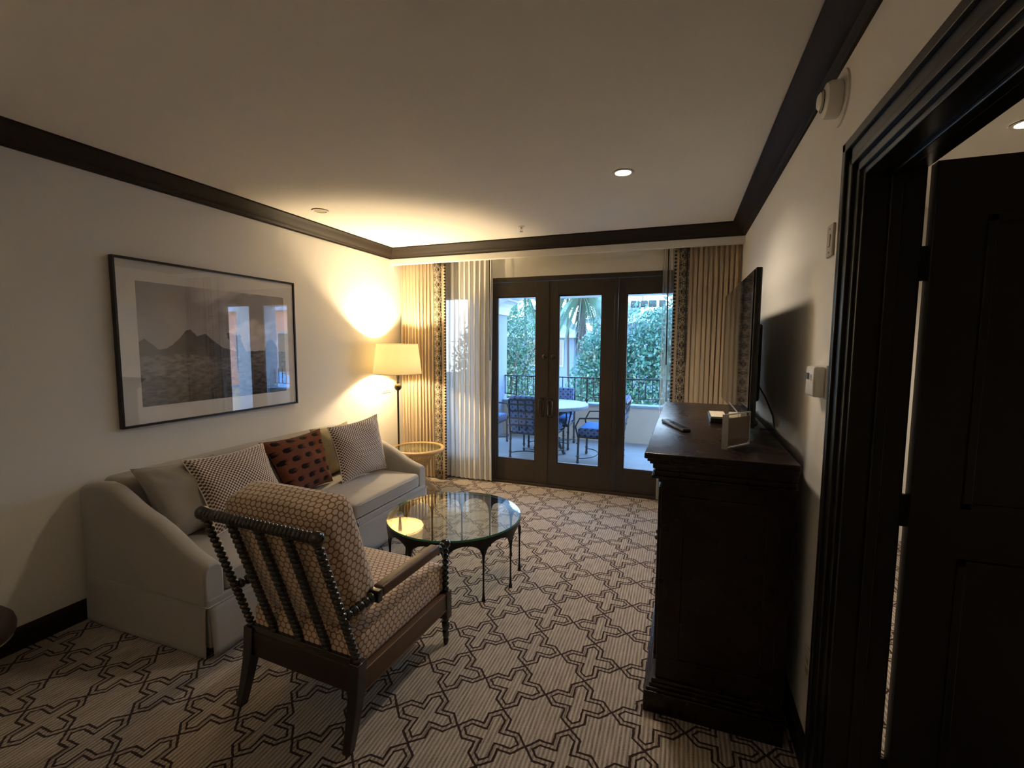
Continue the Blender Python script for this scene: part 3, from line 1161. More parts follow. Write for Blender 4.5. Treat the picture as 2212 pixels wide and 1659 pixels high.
t = thing('smoke_detector', 'round white smoke alarm on the right wall below the dark crown', 'smoke alarm', (XR, 2.0, 2.487))
Rw = Matrix.Rotation(-PI / 2, 4, 'Y')
MB().lathe([(.092, 0), (.090, .006), (.060, .008)], seg=40, M=Rw).build('backplate', MT['white_plastic'], t, smooth=True)
MB().lathe([(.058, .006), (.062, .012), (.062, .040), (.056, .052), (.036, .060), (.030, .060)], seg=40, M=Rw).build('alarm_body', MT['white_plastic'], t, smooth=True, angle=30)
MB().lathe([(.030, .060), (.030, .068), (.022, .074), (.004, .075)], seg=24, M=Rw).build('sensor_cap', MT['white_plastic'], t, smooth=True)
MB().lathe([(.0375, .0595), (.0375, .0615), (.034, .0615), (.034, .0595)], seg=24, M=Rw, cap=False).build('vent_slot', MT['dark_plastic'], t)

t = thing('wall_sensor', 'narrow almond switch plate high on the right wall beside the black door casing', 'switch plate', (XR, 2.012, 2.0))
MB().rbox((-.004, 0, 0), (.004, .036, .058), .003).build('plate', MT['almond_plastic'], t)
MB().rbox((-.009, 0, 0), (.002, .012, .022), .0015).build('toggle_cover', MT['almond_plastic'], t)
for z in (-.042, .042):
    MB().lathe([(.003, 0), (.003, .002)], seg=8, M=Matrix.Translation((-.008, 0, z)) @ Rw).build('screw', MT['steel'], t)

t = thing('thermostat', 'white thermostat on the right wall beside the black door casing', 'thermostat', (XR, 2.01, 1.487))
MB().rbox((-.004, 0, 0), (.004, .066, .062), .003).build('backplate', MT['white_plastic'], t)
MB().rbox((-.026, -.004, 0), (.020, .056, .056), .010, n=2).build('housing', MT['white_plastic'], t, smooth=True)
MB().box(-.0475, -.045, -.002, .034, .006, .030).build('display', MT['dark_plastic'], t)
MB().box(-.0475, -.045, -.034, -.012, .004, .026).build('button', MT['almond_plastic'], t)

t = thing('wall_outlet', 'white outlet plate low on the right wall beside the dark chest', 'outlet', (XR, 1.955, .40))
MB().rbox((-.003, 0, 0), (.003, .036, .058), .002).build('plate', MT['white_plastic'], t)
for z in (-.02, .02):
    MB().rbox((-.007, 0, z), (.002, .017, .013), .0015).build('socket', MT['almond_plastic'], t)

# ------------------------------------------------------------------ sofa
SY0, SY1 = 1.56, 3.70
SX0, SX1 = XL + .032, -2.20
sofa = thing('sofa', 'oatmeal linen skirted sofa with sloping arms against the left wall', 'sofa', ((SX0 + SX1) / 2, (SY0 + SY1) / 2, 0))
soff = Matrix.Translation((-(SX0 + SX1) / 2, -(SY0 + SY1) / 2, 0))


def sput(mb, name, mat=None, parent=None, **kw):
    o = mb.build(name, mat or MT['sofa'], parent or sofa, **kw)
    if parent is None:
        o.matrix_local = soff
    return o


prof_top = [(-3.197, .800), (-3.12, .822), (-3.02, .830), (-2.94, .818), (-2.86, .780), (-2.78, .738), (-2.70, .705), (-2.62, .678), (-2.54, .642), (-2.46, .598),
            (-2.38, .552), (-2.31, .520), (-2.25, .500), (-2.215, .488)]


def arm(y0, y1):
    """sloping scroll-free arm, softly rounded top"""
    b = MB()
    n = len(prof_top)
    w = y1 - y0
    cs = [(0, -1.0), (0, -.06), (.06, -.02), (.25, -.003), (.5, 0.0), (.75, -.003), (.94, -.02), (1, -.06), (1, -1.0)]
    rows = []
    for (x, zt) in prof_top:
        row = []
        for (f, dz) in cs:
            z = .26 if dz <= -1 else zt + dz * 1.0 + .0
            b.v.append((x, y0 + w * f, z))
            row.append(len(b.v) - 1)
        rows.append(row)
    for k in range(n - 1):
        for i in range(len(cs) - 1):
            b.quad((rows[k][i], rows[k + 1][i], rows[k + 1][i + 1], rows[k][i + 1]))
        b.quad((rows[k][0], rows[k][-1], rows[k + 1][-1], rows[k + 1][0]))
    b.quad(rows[0])
    b.quad(list(reversed(rows[-1])))
    # rounded front cap
    return b


for (a, c, nm) in ((SY0, SY0 + .105, 'arm'), (SY1 - .105, SY1, 'arm')):
    o = sput(arm(a, c), nm, smooth=True, bevel=.010, angle=50)
# back
b = MB().rbox((SX0 + .11, (SY0 + SY1) / 2, .545), (.11, (SY1 - SY0) / 2 - .10, .285), .05, n=8, crown=(0.004, 0, .01))
sput(b, 'backrest', smooth=True, angle=0)
# deck
sput(MB().rbox(((SX0 + SX1) / 2, (SY0 + SY1) / 2, .18), ((SX1 - SX0) / 2 - .012, (SY1 - SY0) / 2 - .012, .13), .01), 'seat_base', smooth=True)
# seat cushions
ys = 2.695
for (a, c) in ((SY0 + .108, ys - .003), (ys + .003, SY1 - .108)):
    o = sput(MB().rbox((-2.605, (a + c) / 2, .372), (.395, (c - a) / 2, .062), .030, crown=(.006, 0, .022), n=12), 'seat_cushion', smooth=True, angle=0)
    pp = MB()
    for zz in (.330, .412):
        xx = -2.605 + .395 + .002
        pp.tube([(xx - .01, a + .02, zz), (xx, a + .04, zz), (xx + .002, (a + c) / 2, zz), (xx, c - .04, zz), (xx - .01, c - .02, zz)], .004, 6)
    q = pp.build('piping', MT['sofa'], o, smooth=True)
# skirt (front and two sides) with an inverted pleat at the corners
def skirt_run(b, pts, z0, z1, flare, nrm, wav=.006, seed=0):
    r = random.Random(seed)
    a, c = Vector(pts[0]), Vector(pts[1])
    L = (c - a).length
    n = int(L / .03)
    phs = r.uniform(0, 6)
    def P(i, j):
        s = i / n
        tt = j / 8
        z = z1 + (z0 - z1) * tt
        d = flare * tt + wav * tt * (math.sin(s * L * 7 + phs) + .6 * math.sin(s * L * 15 + 2 * phs))
        p = a.lerp(c, s) + Vector(nrm) * d
        return (p.x, p.y, z)
    b.grid(P, n, 8)


b = MB()
skirt_run(b, ((SX1 - .002, SY0 + .012, 0), (SX1 - .002, SY1 - .012, 0)), .012, .278, .012, (1, 0, 0), .003, 1)
sput(b, 'skirt_front', smooth=True, solid=.006, angle=0)
for (y, s_) in ((SY0, -1), (SY1, 1)):
    b = MB()
    skirt_run(b, ((SX0 + .01, y, 0), (SX1 - .02, y, 0)), .012, .278, .010, (0, s_, 0), .0025, 2)
    sput(b, 'skirt_side', smooth=True, solid=.006, angle=0)
b = MB()
zc = .279
b.tube([(SX0 + .01, SY0 - .003, zc), (SX1 + .000, SY0 - .003, zc), (SX1 + .003, SY0, zc), (SX1 + .003, SY1, zc), (SX1, SY1 + .003, zc), (SX0 + .01, SY1 + .003, zc)], .004, 6)
sput(b, 'welt', smooth=True)


# ------------------------------------------------------------------ pillows
def pillow(name, label, mat, BL, BR, TL, TR, thick, seed=0, uvs=1.0, pinch=.10, group='scatter pillows on the sofa'):
    """knife edge pillow spanned by four corner points"""
    BL, BR, TL, TR = map(Vector, (BL, BR, TL, TR))
    cen = (BL + BR + TL + TR) / 4
    n = 26
    nr = ((BR - BL).cross(TL - BL)).normalized()
    if nr.x < 0:
        nr = -nr
    r = random.Random(seed)
    p1, p2, p3 = (r.uniform(0, 6) for _ in range(3))
    w, h = (BR - BL).length, (TL - BL).length
    t_ = thing(name, label, 'pillow', tuple(cen), group=group)
    b = MB()
    for sg in (1, -1):
        def P(i, j, sg=sg):
            u, v = 2 * i / n - 1, 2 * j / n - 1
            uu = u * (1 - pinch * (1 - v * v) * abs(u) ** 2)
            vv = v * (1 - pinch * (1 - u * u) * abs(v) ** 2)
            s, q = (uu + 1) / 2, (vv + 1) / 2
            p = BL * (1 - s) * (1 - q) + BR * s * (1 - q) + TL * (1 - s) * q + TR * s * q
            e = max(0, (1 - u * u)) * max(0, (1 - v * v))
            d = thick * e ** .42
            d += .006 * math.sin(5 * u + p1 + 3 * v) * e ** .5 + .008 * math.sin(7 * (v - .3 * u) + p2) * e ** .6
            cr = .010 * math.sin(16 * math.atan2(v, u) + p3) * (abs(u) * abs(v)) * e ** .3
            return p + nr * sg * (d + cr) - cen
        b.grid(P, n, n, lambda i, j: (i / n * w * uvs, j / n * h * uvs))
    o = b.build('pillow_cover', mat, t_, smooth=True, angle=0)
    # knife edge seam
    pts = []
    for k in range(4 * n):
        sd, q = divmod(k, n)
        q = 2 * q / n - 1
        u, v = [(q, -1), (1, q), (-q, 1), (-1, -q)][sd]
        uu = u * (1 - pinch * (1 - v * v) * abs(u) ** 2)
        vv = v * (1 - pinch * (1 - u * u) * abs(v) ** 2)
        s, q2 = (uu + 1) / 2, (vv + 1) / 2
        pts.append(BL * (1 - s) * (1 - q2) + BR * s * (1 - q2) + TL * (1 - s) * q2 + TR * s * q2 - cen)
    MB().tube(pts, .0035, 6, closed=True).build('seam', mat, t_, smooth=True)
    return t_


ZS = .452
pillow('scatter_pillow', 'plain taupe pillow leaning at the left end of the sofa', MT['pillow_grey'], (-2.74, 1.74, ZS), (-2.76, 2.24, ZS), (-2.93, 1.675, .893), (-2.93, 2.17, .868), .095, 1)
pillow('scatter_pillow', 'brown and cream checked pillow between the taupe pillow and the rust pillow', MT['hounds'], (-2.61, 1.93, ZS), (-2.60, 2.475, ZS + .005), (-2.85, 1.905, .898), (-2.86, 2.50, .885), .085, 2)
pillow('scatter_pillow', 'rust brown pillow with rows of ragged black marks in the middle of the sofa', MT['ikat'], (-2.66, 2.55, ZS), (-2.72, 3.05, ZS + .01), (-2.88, 2.485, .885), (-2.88, 3.09, .888), .080, 3)
pillow('scatter_pillow', 'plain olive pillow mostly hidden behind the right checked pillow', MT['pillow_olive'], (-2.86, 3.08, ZS), (-2.86, 3.55, ZS), (-2.98, 3.08, .875), (-2.98, 3.55, .87), .060, 4)
pillow('scatter_pillow', 'brown and cream checked pillow at the right end of the sofa', MT['hounds'], (-2.60, 3.03, ZS), (-2.545, 3.565, ZS + .01), (-2.745, 3.03, .918), (-2.66, 3.585, .958), .080, 5)

# ------------------------------------------------------------------ coffee table
TX, TY = -1.4725, 2.850
ct = thing('coffee_table', 'round glass topped coffee table on a dark metal base of arches and thin legs', 'coffee table', (TX, TY, 0))
nl = 12
R0, R1 = .468, .456
b = MB()
hw = .022 / .46           # half width of leg in radians
zs_, za_, ztop = .300, .378, .408
ang = []
for k in range(nl):
    a0 = math.radians(-40 + 30 * k)
    half = math.radians(15)
    m_ = 14
    for i in range(m_ + 1):
        s_ = -1 + 2 * i / m_
        lim = 1 - hw / half * .45
        th = a0 + half + half * lim * s_
        zb = zs_ + (za_ - zs_) * math.sqrt(max(0, 1 - s_ * s_))
        ang.append((th, zb))
ring = []
for th, zb in ang:
    row = []
    for (r_, z_) in ((R0, ztop), (R0, zb), (R1, zb), (R1, ztop)):
        b.v.append((r_ * math.cos(th), r_ * math.sin(th), z_))
        row.append(len(b.v) - 1)
    ring.append(row)
for i in range(len(ring)):
    A, B = ring[i], ring[(i + 1) % len(ring)]
    for k in range(4):
        b.quad((A[k], A[(k + 1) % 4], B[(k + 1) % 4], B[k]))
b.build('arched_apron', MT['iron'], ct, smooth=True, angle=40)
for k in range(nl):
    th = math.radians(-40 + 30 * k)
    cx, cy = .462 * math.cos(th), .462 * math.sin(th)
    MB().lathe([(.013, 0), (.012, .012), (.0085, .035), (.0062, .07), (.0058, .18), (.0070, .25), (.010, .29), (.012, .33)], (cx, cy, 0), 10).build('leg', MT['iron'], ct, smooth=True)
g = MB().lathe([(.4685, .408), (.4685, .4215)], seg=96).build('glass_top', MT['table_glass'], ct)
MB().lathe([(.4690, .4085), (.4705, .411), (.4705, .419), (.4690, .4215)], seg=96, cap=False).build('glass_edge', MT['glass_edge'], ct, smooth=True)

# ------------------------------------------------------------------ armchair
a_r = -math.atan2(.0575, .998)
ch = thing('armchair', 'dark spindle armchair with honeycomb velvet cushions and a leather arm pad seen from behind', 'armchair', (-1.492, 1.393, 0), a_r)
HW = .305
tilt = math.atan2(.19, .59)


def stile_at(x, z):
    t_ = (z - .33) / .60
    return (x, .065 - .195 * t_, z)


for s_ in (-1, 1):
    # saber back leg
    pts = [(s_ * .308, -.005, 0), (s_ * .307, .022, .09), (s_ * .305, .050, .20), (s_ * .305, .064, .34)]
    b = MB()
    prev = None
    hs = [.018, .021, .025, .027]
    rows = []
    for (x, y, z), h_ in zip(pts, hs):
        row = []
        for (dx, dy) in ((-1, -1), (1, -1), (1, 1), (-1, 1)):
            b.v.append((x + dx * h_, y + dy * h_, z))
            row.append(len(b.v) - 1)
        rows.append(row)
    for k in range(3):
        for i in range(4):
            j = (i + 1) % 4
            b.quad((rows[k][i], rows[k][j], rows[k + 1][j], rows[k + 1][i]))
    b.quad(list(reversed(rows[0])))
    b.quad(rows[-1])
    b.build('rear_leg', MT['bobbin'], ch, bevel=.004, smooth=True)
    # front leg: turned foot, block, bobbin post
    fx, fy = s_ * .308, .728
    b = MB().lathe([(.010, 0), (.014, .01), (.015, .03), (.012, .034), (.018, .05), (.020, .075), (.014, .080), (.021, .10), (.022, .125), (.016, .130), (.020, .150)], (fx, fy, 0), 14)
    b.rbox((fx, fy, .225), (.024, .024, .075), .003)
    b.beads((fx, fy, .298), (fx, fy, .535), .0185, .031, 12)
    b.sphere((fx, fy, .560), .028, 14)
    b.build('front_leg', MT['bobbin'], ch, smooth=True)
    # stile
    MB().beads(stile_at(s_ * HW, .335), stile_at(s_ * HW, .915), .0185, .0262, 12).build('back_post', MT['bobbin'], ch, smooth=True)
    # arm: bobbin, block, leather pad, bobbin
    pr = stile_at(s_ * HW, .565)
    b = MB().beads((s_ * HW, pr[1] + .012, .560), (s_ * HW, .165, .562), .0225, .035, 12)
    b.box(s_ * .308 - .012, s_ * .308 + .012, .17, .65, .548, .560)
    b.rbox((s_ * .308, .175, .563), (.026, .014, .026), .003)
    b.rbox((s_ * .308, .640, .558), (.020, .008, .020), .003)
    b.beads((s_ * .308, .645, .558), (s_ * .308, .712, .560), .0205, .030, 12)
    o = b.build('arm', MT['bobbin'], ch, smooth=True)
    MB().rbox((s_ * .308, .410, .572), (.027, .222, .024), .012, n=4, crown=(0, 0, .004)).build('leather_pad', MT['leather'], o, smooth=True)
    # side rail wrapped in leather
    b = MB().rbox((s_ * .305, .39, .248), (.021, .325, .047), .006)
    o = b.build('side_rail', MT['leather'], ch, smooth=True)
    MB().tube([(s_ * .327, .075, .208), (s_ * .327, .700, .208)], .004, 6).build('welt', MT['leather'], o)
# top rail
tl, tr = stile_at(-HW - .006, .928), stile_at(HW + .006, .928)
b = MB().beads(tl, tr, .0235, .0215, 14, neck=.62)
b.sphere(tl, .029, 14)
b.sphere(tr, .029, 14)
b.build('top_rail', MT['bobbin'], ch, smooth=True)
for k in (-1, 0, 1):
    x = k * HW / 2
    MB().beads(stile_at(x, .350), stile_at(x, .915), .0185, .0262, 10, neck=.6).build('spindle', MT['bobbin'], ch, smooth=True)
b = MB().rbox((0, .062, .338), (HW - .02, .018, .016), .005)
b.build('lower_back_rail', MT['bobbin'], ch, smooth=True)
MB().rbox((0, .062, .262), (HW - .022, .018, .058), .006).build('rear_rail', MT['leather_shaded'], ch, smooth=True)
MB().rbox((0, .722, .250), (HW - .02, .018, .048), .006).build('front_rail', MT['leather'], ch, smooth=True)
MB().box(-HW + .02, HW - .02, .08, .705, .255, .285).build('seat_deck', MT['leather'], ch)
MB().rbox((0, .405, .365), (.298, .345, .078), .030, crown=(0, 0, .020), n=10).build('seat_cushion', MT['hex'], ch, smooth=True, angle=0)
Mb = Matrix.Translation((0, .045, .42)) @ Matrix.Rotation(math.atan2(.195, .60), 4, 'X')
MB().rbox((.0, .135, .285), (.278, .098, .285), .055, crown=(0.004, .028, .012), n=10, M=Mb).build('back_cushion', MT['hex'], ch, smooth=True, angle=0)

# ------------------------------------------------------------------ side table (rattan hourglass)
st = thing('side_table', 'round woven rattan hourglass side table with a glass top beside the sofa', 'side table', (-2.655, 4.29, 0))
b = MB()
ns = 68
for k in range(ns):
    a0 = 2 * PI * k / ns
    for sg in (1, -1):
        pts = []
        for j in range(13):
            z = .004 + .466 * j / 12
            t_ = j / 12
            rr = .072 + (.240 - .072) * abs((t_ - .42) / .58) ** 1.9 if t_ > .42 else .072 + (.215 - .072) * ((.42 - t_) / .42) ** 2.0
            a = a0 + sg * (t_ - .42) * .9
            pts.append((rr * math.cos(a), rr * math.sin(a), z))
        b.tube(pts, .0024, 4)
b.build('woven_base', MT['rattan'], st, smooth=True)
b = MB().lathe([(.250, .458), (.282, .460), (.292, .470), (.292, .486), (.282, .496), (.265, .498), (.251, .490), (.250, .458)], seg=64, cap=False)
b.build('rim', MT['rattan'], st, smooth=True)
b = MB()
for k in range(60):
    a = 2 * PI * k / 60
    b.tube([(.060 * math.cos(a), .060 * math.sin(a), .474), (.252 * math.cos(a + .25), .252 * math.sin(a + .25), .476)], .0032, 4)
b.lathe([(.072, .470), (.072, .478), (.040, .480), (.012, .472)], seg=30)
b.build('spoke_top', MT['rattan'], st)
MB().lathe([(.252, .482), (.252, .490)], seg=64).build('glass_top', MT['table_glass'], st)

# ------------------------------------------------------------------ floor lamp
LX, LY = -2.925, 4.325
fl = thing('floor_lamp', 'dark bronze floor lamp with a ball in its pole and a lit cream tapered shade', 'floor lamp', (LX, LY, 0))
MB().lathe([(.135, 0), (.135, .012), (.120, .018), (.03, .026), (.012, .05)], seg=36).build('base', MT['bronze'], fl, smooth=True)
MB().lathe([(.011, .03), (.011, 1.085), (.012, 1.10)], seg=16).build('pole', MT['bronze'], fl, smooth=True)
MB().sphere((0, 0, 1.140), .040, 28, sz=1.05).build('ball', MT['bronze'], fl, smooth=True)
MB().lathe([(.016, 1.172), (.012, 1.20), (.017, 1.25), (.022, 1.29), (.022, 1.34), (.012, 1.35)], seg=16).build('stem', MT['bronze'], fl, smooth=True)
ZB0, ZB1, RB, RT = 1.288, 1.612, .262, .222
sh = MB().lathe([(RB, ZB0), (RB * .67 + RT * .33, ZB0 + .108), (RB * .33 + RT * .67, ZB0 + .216), (RT, ZB1)], seg=64, cap=False).build('lamp_shade', MT['shade'], fl, smooth=True, angle=0)
for (r_, z_) in ((RB, ZB0), (RT, ZB1)):
    MB().tube([(r_ * math.cos(2 * PI * k / 64), r_ * math.sin(2 * PI * k / 64), z_) for k in range(64)], .0035, 6, closed=True).build('shade_rim', MT['shade'], sh, smooth=True)
b = MB()
for k in range(3):
    a = 2 * PI * k / 3
    b.tube([(0, 0, 1.352), (.20 * math.cos(a), .20 * math.sin(a), 1.36), (.244 * math.cos(a), .244 * math.sin(a), 1.345)], .002, 5)
b.build('shade_spider', MT['bronze'], fl)
lamp('floor_lamp_bulb', 'POINT', (0, 0, 1.43), 24, WARM, .030, parent=fl)
lamp('ceiling_fill_spot', 'SPOT', (0, 0, 1.44), 50, WARM, .030, (PI, 0, 0), parent=fl, spot_size=math.radians(140), spot_blend=1.0)  # added fill spot to brighten the ceiling; the lamp itself has one bulb

# ------------------------------------------------------------------ chest of drawers, television and what lies on it
dr = thing('media_chest', 'tall dark mahogany chest with a moulded top carrying the television', 'chest', (.165, 2.90, 0), -.012)
DX, DY = .285, .93            # half sizes of the top
MB().rbox((0, 0, 1.157), (DX, DY, .013), .006).build('top', MT['dresser'], dr, smooth=True)
b = MB()
for (dx, z0, z1) in ((.012, 1.132, 1.144), (.022, 1.120, 1.132), (.034, 1.098, 1.120), (.046, 1.088, 1.098), (.040, 1.066, 1.088), (.030, 1.056, 1.066), (.058, 1.035, 1.056)):
    b.rbox((dx * .5 - .0, 0, (z0 + z1) / 2), (DX - dx * .5 - .005 * 0, DY - dx, (z1 - z0) / 2 + .0005), .003)
b.build('cornice', MT['dresser'], dr, smooth=True)
b = MB().rbox((.035, 0, .59), (DX - .036, DY - .065, .447), .003)
b.build('cabinet_body', MT['dresser'], dr)
b = MB()
for (dx, z0, z1) in ((.0, 0.0, .098), (.010, .098, .112), (.022, .112, .128), (.030, .128, .146)):
    b.rbox((dx * .5 + .012, 0, (z0 + z1) / 2), (DX - .012 - dx * .5, DY - .03 - dx * .8, (z1 - z0) / 2), .004)
b.build('plinth', MT['dresser'], dr, smooth=True)
# end panels and front doors
for s_ in (-1, 1):
    b = MB()
    y = s_ * (DY - .065)
    for (x0, x1, z0, z1) in ((-.17, .24, .20, .25), (-.17, .24, .93, .98), (-.17, -.12, .25, .93), (.19, .24, .25, .93)):
        b.box(x0, x1, y - .006, y + .006, z0, z1)
    b.build('end_moulding', MT['dresser'], dr, bevel=.003)
for k in range(4):
    y0 = -.83 + k * .42
    d_ = MB().rbox((-.218, y0 + .20, .60), (.010, .195, .40), .004).build('cabinet_door', MT['dresser'], dr, smooth=True)
    MB().sphere((-.244, y0 + (.37 if k % 2 == 0 else .03), .62), .013, 12).tube([(-.228, y0 + (.37 if k % 2 == 0 else .03), .62), (-.240, y0 + (.37 if k % 2 == 0 else .03), .62)], .005).build('knob', MT['bronze'], d_, smooth=True)

ZD = 1.1705
tv = thing('television', 'large flat black television standing on the dark chest seen almost edge on', 'television', (.305, 3.03, ZD), math.atan2(.015, 1.31))
MB().rbox((0.006, 0, .432), (.014, .655, .370), .006).build('back_shell', MT['dark_plastic'], tv, smooth=True)
MB().box(-.0135, -.009, -.646, .646, .072, .793).build('screen', MT['screen'], tv)
b = MB().rbox((.045, 0, .36), (.028, .40, .20), .015)
b.build('rear_housing', MT['dark_plastic'], tv, smooth=True)
b = MB().lathe([(.135, 0), (.135, .010), (.125, .016), (.03, .020)], (.09, -.01, 0), 40, M=Matrix.Diagonal((.55, 1.6, 1, 1)))
b.rbox((.030, -.03, .10), (.012, .055, .090), .008)
b.build('stand', MT['dark_plastic'], tv, smooth=True)
MB().tube([(.06, -.16, .30), (.13, -.20, .17), (.155, -.30, .08), (.15, -.38, .02), (.10, -.30, .006)], .004, 6).build('cable', MT['dark_plastic'], tv, smooth=True)

# acrylic sign holder
sg_ = thing('sign_holder', 'small clear acrylic holder with a brown card on the near end of the chest', 'sign holder', (.245, 2.24, ZD), math.atan2(.16, .115))
MB().box(-.098, .098, -.003, .003, .0, .150).build('front_sheet', MT['acrylic'], sg_)
MB().box(-.070, .094, -.0012, .0012, .016, .132).build('card', MT['card'], sg_)
b = MB().box(-.100, -.092, -.012, .012, 0, .150)
b.box(-.098, .098, -.004, .004, -.0005, .005)
b.box(-.098, .098, -.004, .004, .147, .151).box(.095, .099, -.004, .004, 0, .15)
b.build('edge', MT['acryl_edge'], sg_)
t = thing('acrylic_sheet', 'clear upright acrylic panel seen edge on behind the small sign holder', 'sign holder', (.262, 2.70, ZD), .0)
MB().box(-.002, .002, -.32, .14, .0, .128).build('panel', MT['acrylic'], t)
MB().box(-.0025, .0025, -.32, .14, .1265, .130).build('top_edge', MT['acryl_edge'], t)

t = thing('cable_box', 'small black box with a cream label on the chest beside the television', 'box', (.222, 3.02, ZD), .0)
MB().rbox((0, 0, .016), (.052, .15, .014), .004).build('case', MT['dark_plastic'], t, smooth=True)
MB().box(-.045, .040, -.10, .15, .0302, .0312).build('label_panel', MT['paper'], t)
for x_, y_ in ((-.05, -.15), (.05, -.15), (-.05, .15), (.05, .15)):
    MB().lathe([(.006, 0), (.006, .003)], (x_, y_, -.0005), 8).build('foot', MT['dark_plastic'], t)

rc = thing('remote_control', 'slim dark remote control lying near the left edge of the chest', 'remote control', (-.018, 2.665, ZD), math.atan2(.33, -.125) - PI / 2)
MB().rbox((0, 0, .009), (.021, .165, .0085), .005, n=2).build('case', MT['dark_plastic'], rc, smooth=True)
b = MB()
for i in range(3):
    for j in range(9):
        b.rbox((-.011 + .011 * i, -.12 + .022 * j, .0185), (.0036, .0055, .0015), .001)
b.build('buttons', MT['dark_plastic'], rc)

# ------------------------------------------------------------------ stool at the left edge
t = thing('round_stool', 'dark plum round stool only just showing at the left edge of the room', 'stool', (-3.0, .95, 0))
t.scale = (.80, .80, .78)
MB().lathe([(.02, .47), (.15, .475), (.235, .462), (.262, .43), (.272, .39), (.268, .35), (.25, .325), (.05, .322)], seg=48).build('padded_seat', MT['plush'], t, smooth=True)
MB().lathe([(.250, .318), (.256, .322), (.252, .330), (.246, .326)], seg=48, cap=False).build('trim_band', MT['steel'], t, smooth=True)
MB().lathe([(.06, .322), (.045, .28), (.04, .06), (.12, .03), (.17, .012), (.17, 0)], seg=32).build('pedestal', MT['blackwood'], t, smooth=True)

# console and table lamp behind the camera: they light the near part of the room and mirror in the door glass
cn = thing('console_table', 'dark console table against the wall behind the viewer', 'console', (-2.05, -1.25, 0))
MB().rbox((0, 0, .76), (.60, .20, .018), .004).build('top', MT['blackwood'], cn)
for sx in (-1, 1):
    for sy in (-1, 1):
        MB().box(sx * .55 - .02, sx * .55 + .02, sy * .16 - .02, sy * .16 + .02, 0, .742).build('leg', MT['blackwood'], cn)
tl_ = thing('table_lamp', 'lit table lamp with a drum shade on the console behind the viewer', 'lamp', (-2.08, -1.25, .778))
MB().lathe([(.08, 0), (.08, .02), (.03, .04), (.05, .12), (.06, .20), (.02, .30), (.012, .36)], seg=24).build('base', MT['bronze'], tl_, smooth=True)
MB().lathe([(.19, .36), (.17, .66)], seg=40, cap=False).build('lamp_shade', MT['shade'], tl_, smooth=True)
lamp('near_ceiling_fill_spot', 'SPOT', (0, 0, .55), 18, WARM2, .04, (PI, 0, 0), parent=tl_, spot_size=math.radians(150), spot_blend=1.0)  # added fill spot for the ceiling near the camera, beside the lamp's own bulb
lamp('table_lamp_bulb', 'POINT', (0, 0, .54), 4, WARM2, .04, parent=tl_)

# ------------------------------------------------------------------ balcony
ZBAL = -.02
struct('floor_balcony', MB().box(-6.2, 3.4, YB + .15, 8.0, ZBAL - .2, ZBAL), MT['balcony'])
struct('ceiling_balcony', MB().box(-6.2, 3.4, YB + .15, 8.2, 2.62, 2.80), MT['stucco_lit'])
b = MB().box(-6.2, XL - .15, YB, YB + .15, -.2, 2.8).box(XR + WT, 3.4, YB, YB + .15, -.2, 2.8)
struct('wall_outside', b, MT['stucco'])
struct('wall_parapet', MB().box(-3.06, 3.4, 7.80, 7.98, ZBAL, .575), MT['stucco_beige'])
struct('trim_7', MB().box(-3.06, 3.4, 7.77, 8.01, .575, .613), MT['stucco'], bevel=.006)
b = MB().box(-3.55, -3.03, 7.42, 7.99, ZBAL, 2.62)
struct('wall_column', b, MT['stucco'])
# shaped corbel where the column meets the beam
cor = [(-3.03, 2.62), (-3.03, 2.13), (-2.985, 2.13), (-2.98, 2.19), (-2.95, 2.26), (-2.90, 2.315), (-2.84, 2.345), (-2.79, 2.352), (-2.79, 2.385), (-2.74, 2.40), (-2.72, 2.42), (-2.70, 2.46), (-2.62, 2.47), (-2.62, 2.62)]
b = MB().prism(cor, 1, 7.42, 7.99)
b.box(-2.62, 2.2, 7.42, 7.99, 2.42, 2.62)
b.box(2.2, 2.7, 7.42, 7.99, ZBAL, 2.62)
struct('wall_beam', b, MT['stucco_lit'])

t = thing('balcony_railing', 'dark iron railing with thin upright bars on top of the balcony wall', 'railing', (-.4, 7.89, .613))
ro = (-.4, 7.89, .613)
b = MB().rbox((-.40, 0, .43), (2.64, .018, .010), .003)
b.build('top_rail', MT['rail'], t)
posts = [-2.804 + 1.297 * k for k in range(5)]
for i, px in enumerate(posts):
    MB().box(px + .4 - .011, px + .4 + .011, -.011, .011, 0, .42).build('post', MT['rail'], t)
    if i < len(posts) - 1:
        q0, q1 = px + .4 + .0, px + 1.297 + .4
        MB().tube([(q0 + .01, 0, .02), (q0 + .035, 0, .075), (q0 + .10, 0, .10), (q1 - .10, 0, .10), (q1 - .035, 0, .075), (q1 - .01, 0, .02)], .0075, 6).build('lower_rail', MT['rail'], t)
bx = -3.02
k = 0
while bx < 2.2:
    if min(abs(bx - p) for p in posts) > .04:
        MB().box(bx + .4 - .0055, bx + .4 + .0055, -.0055, .0055, .10, .425).build('baluster', MT['rail'], t)
    bx += .1081
    k += 1
MB().tube([(-2.64, 0, .10), (-2.44, 0, .10), (-2.41, 0, .02)], .0075, 6).build('lower_rail', MT['rail'], t)


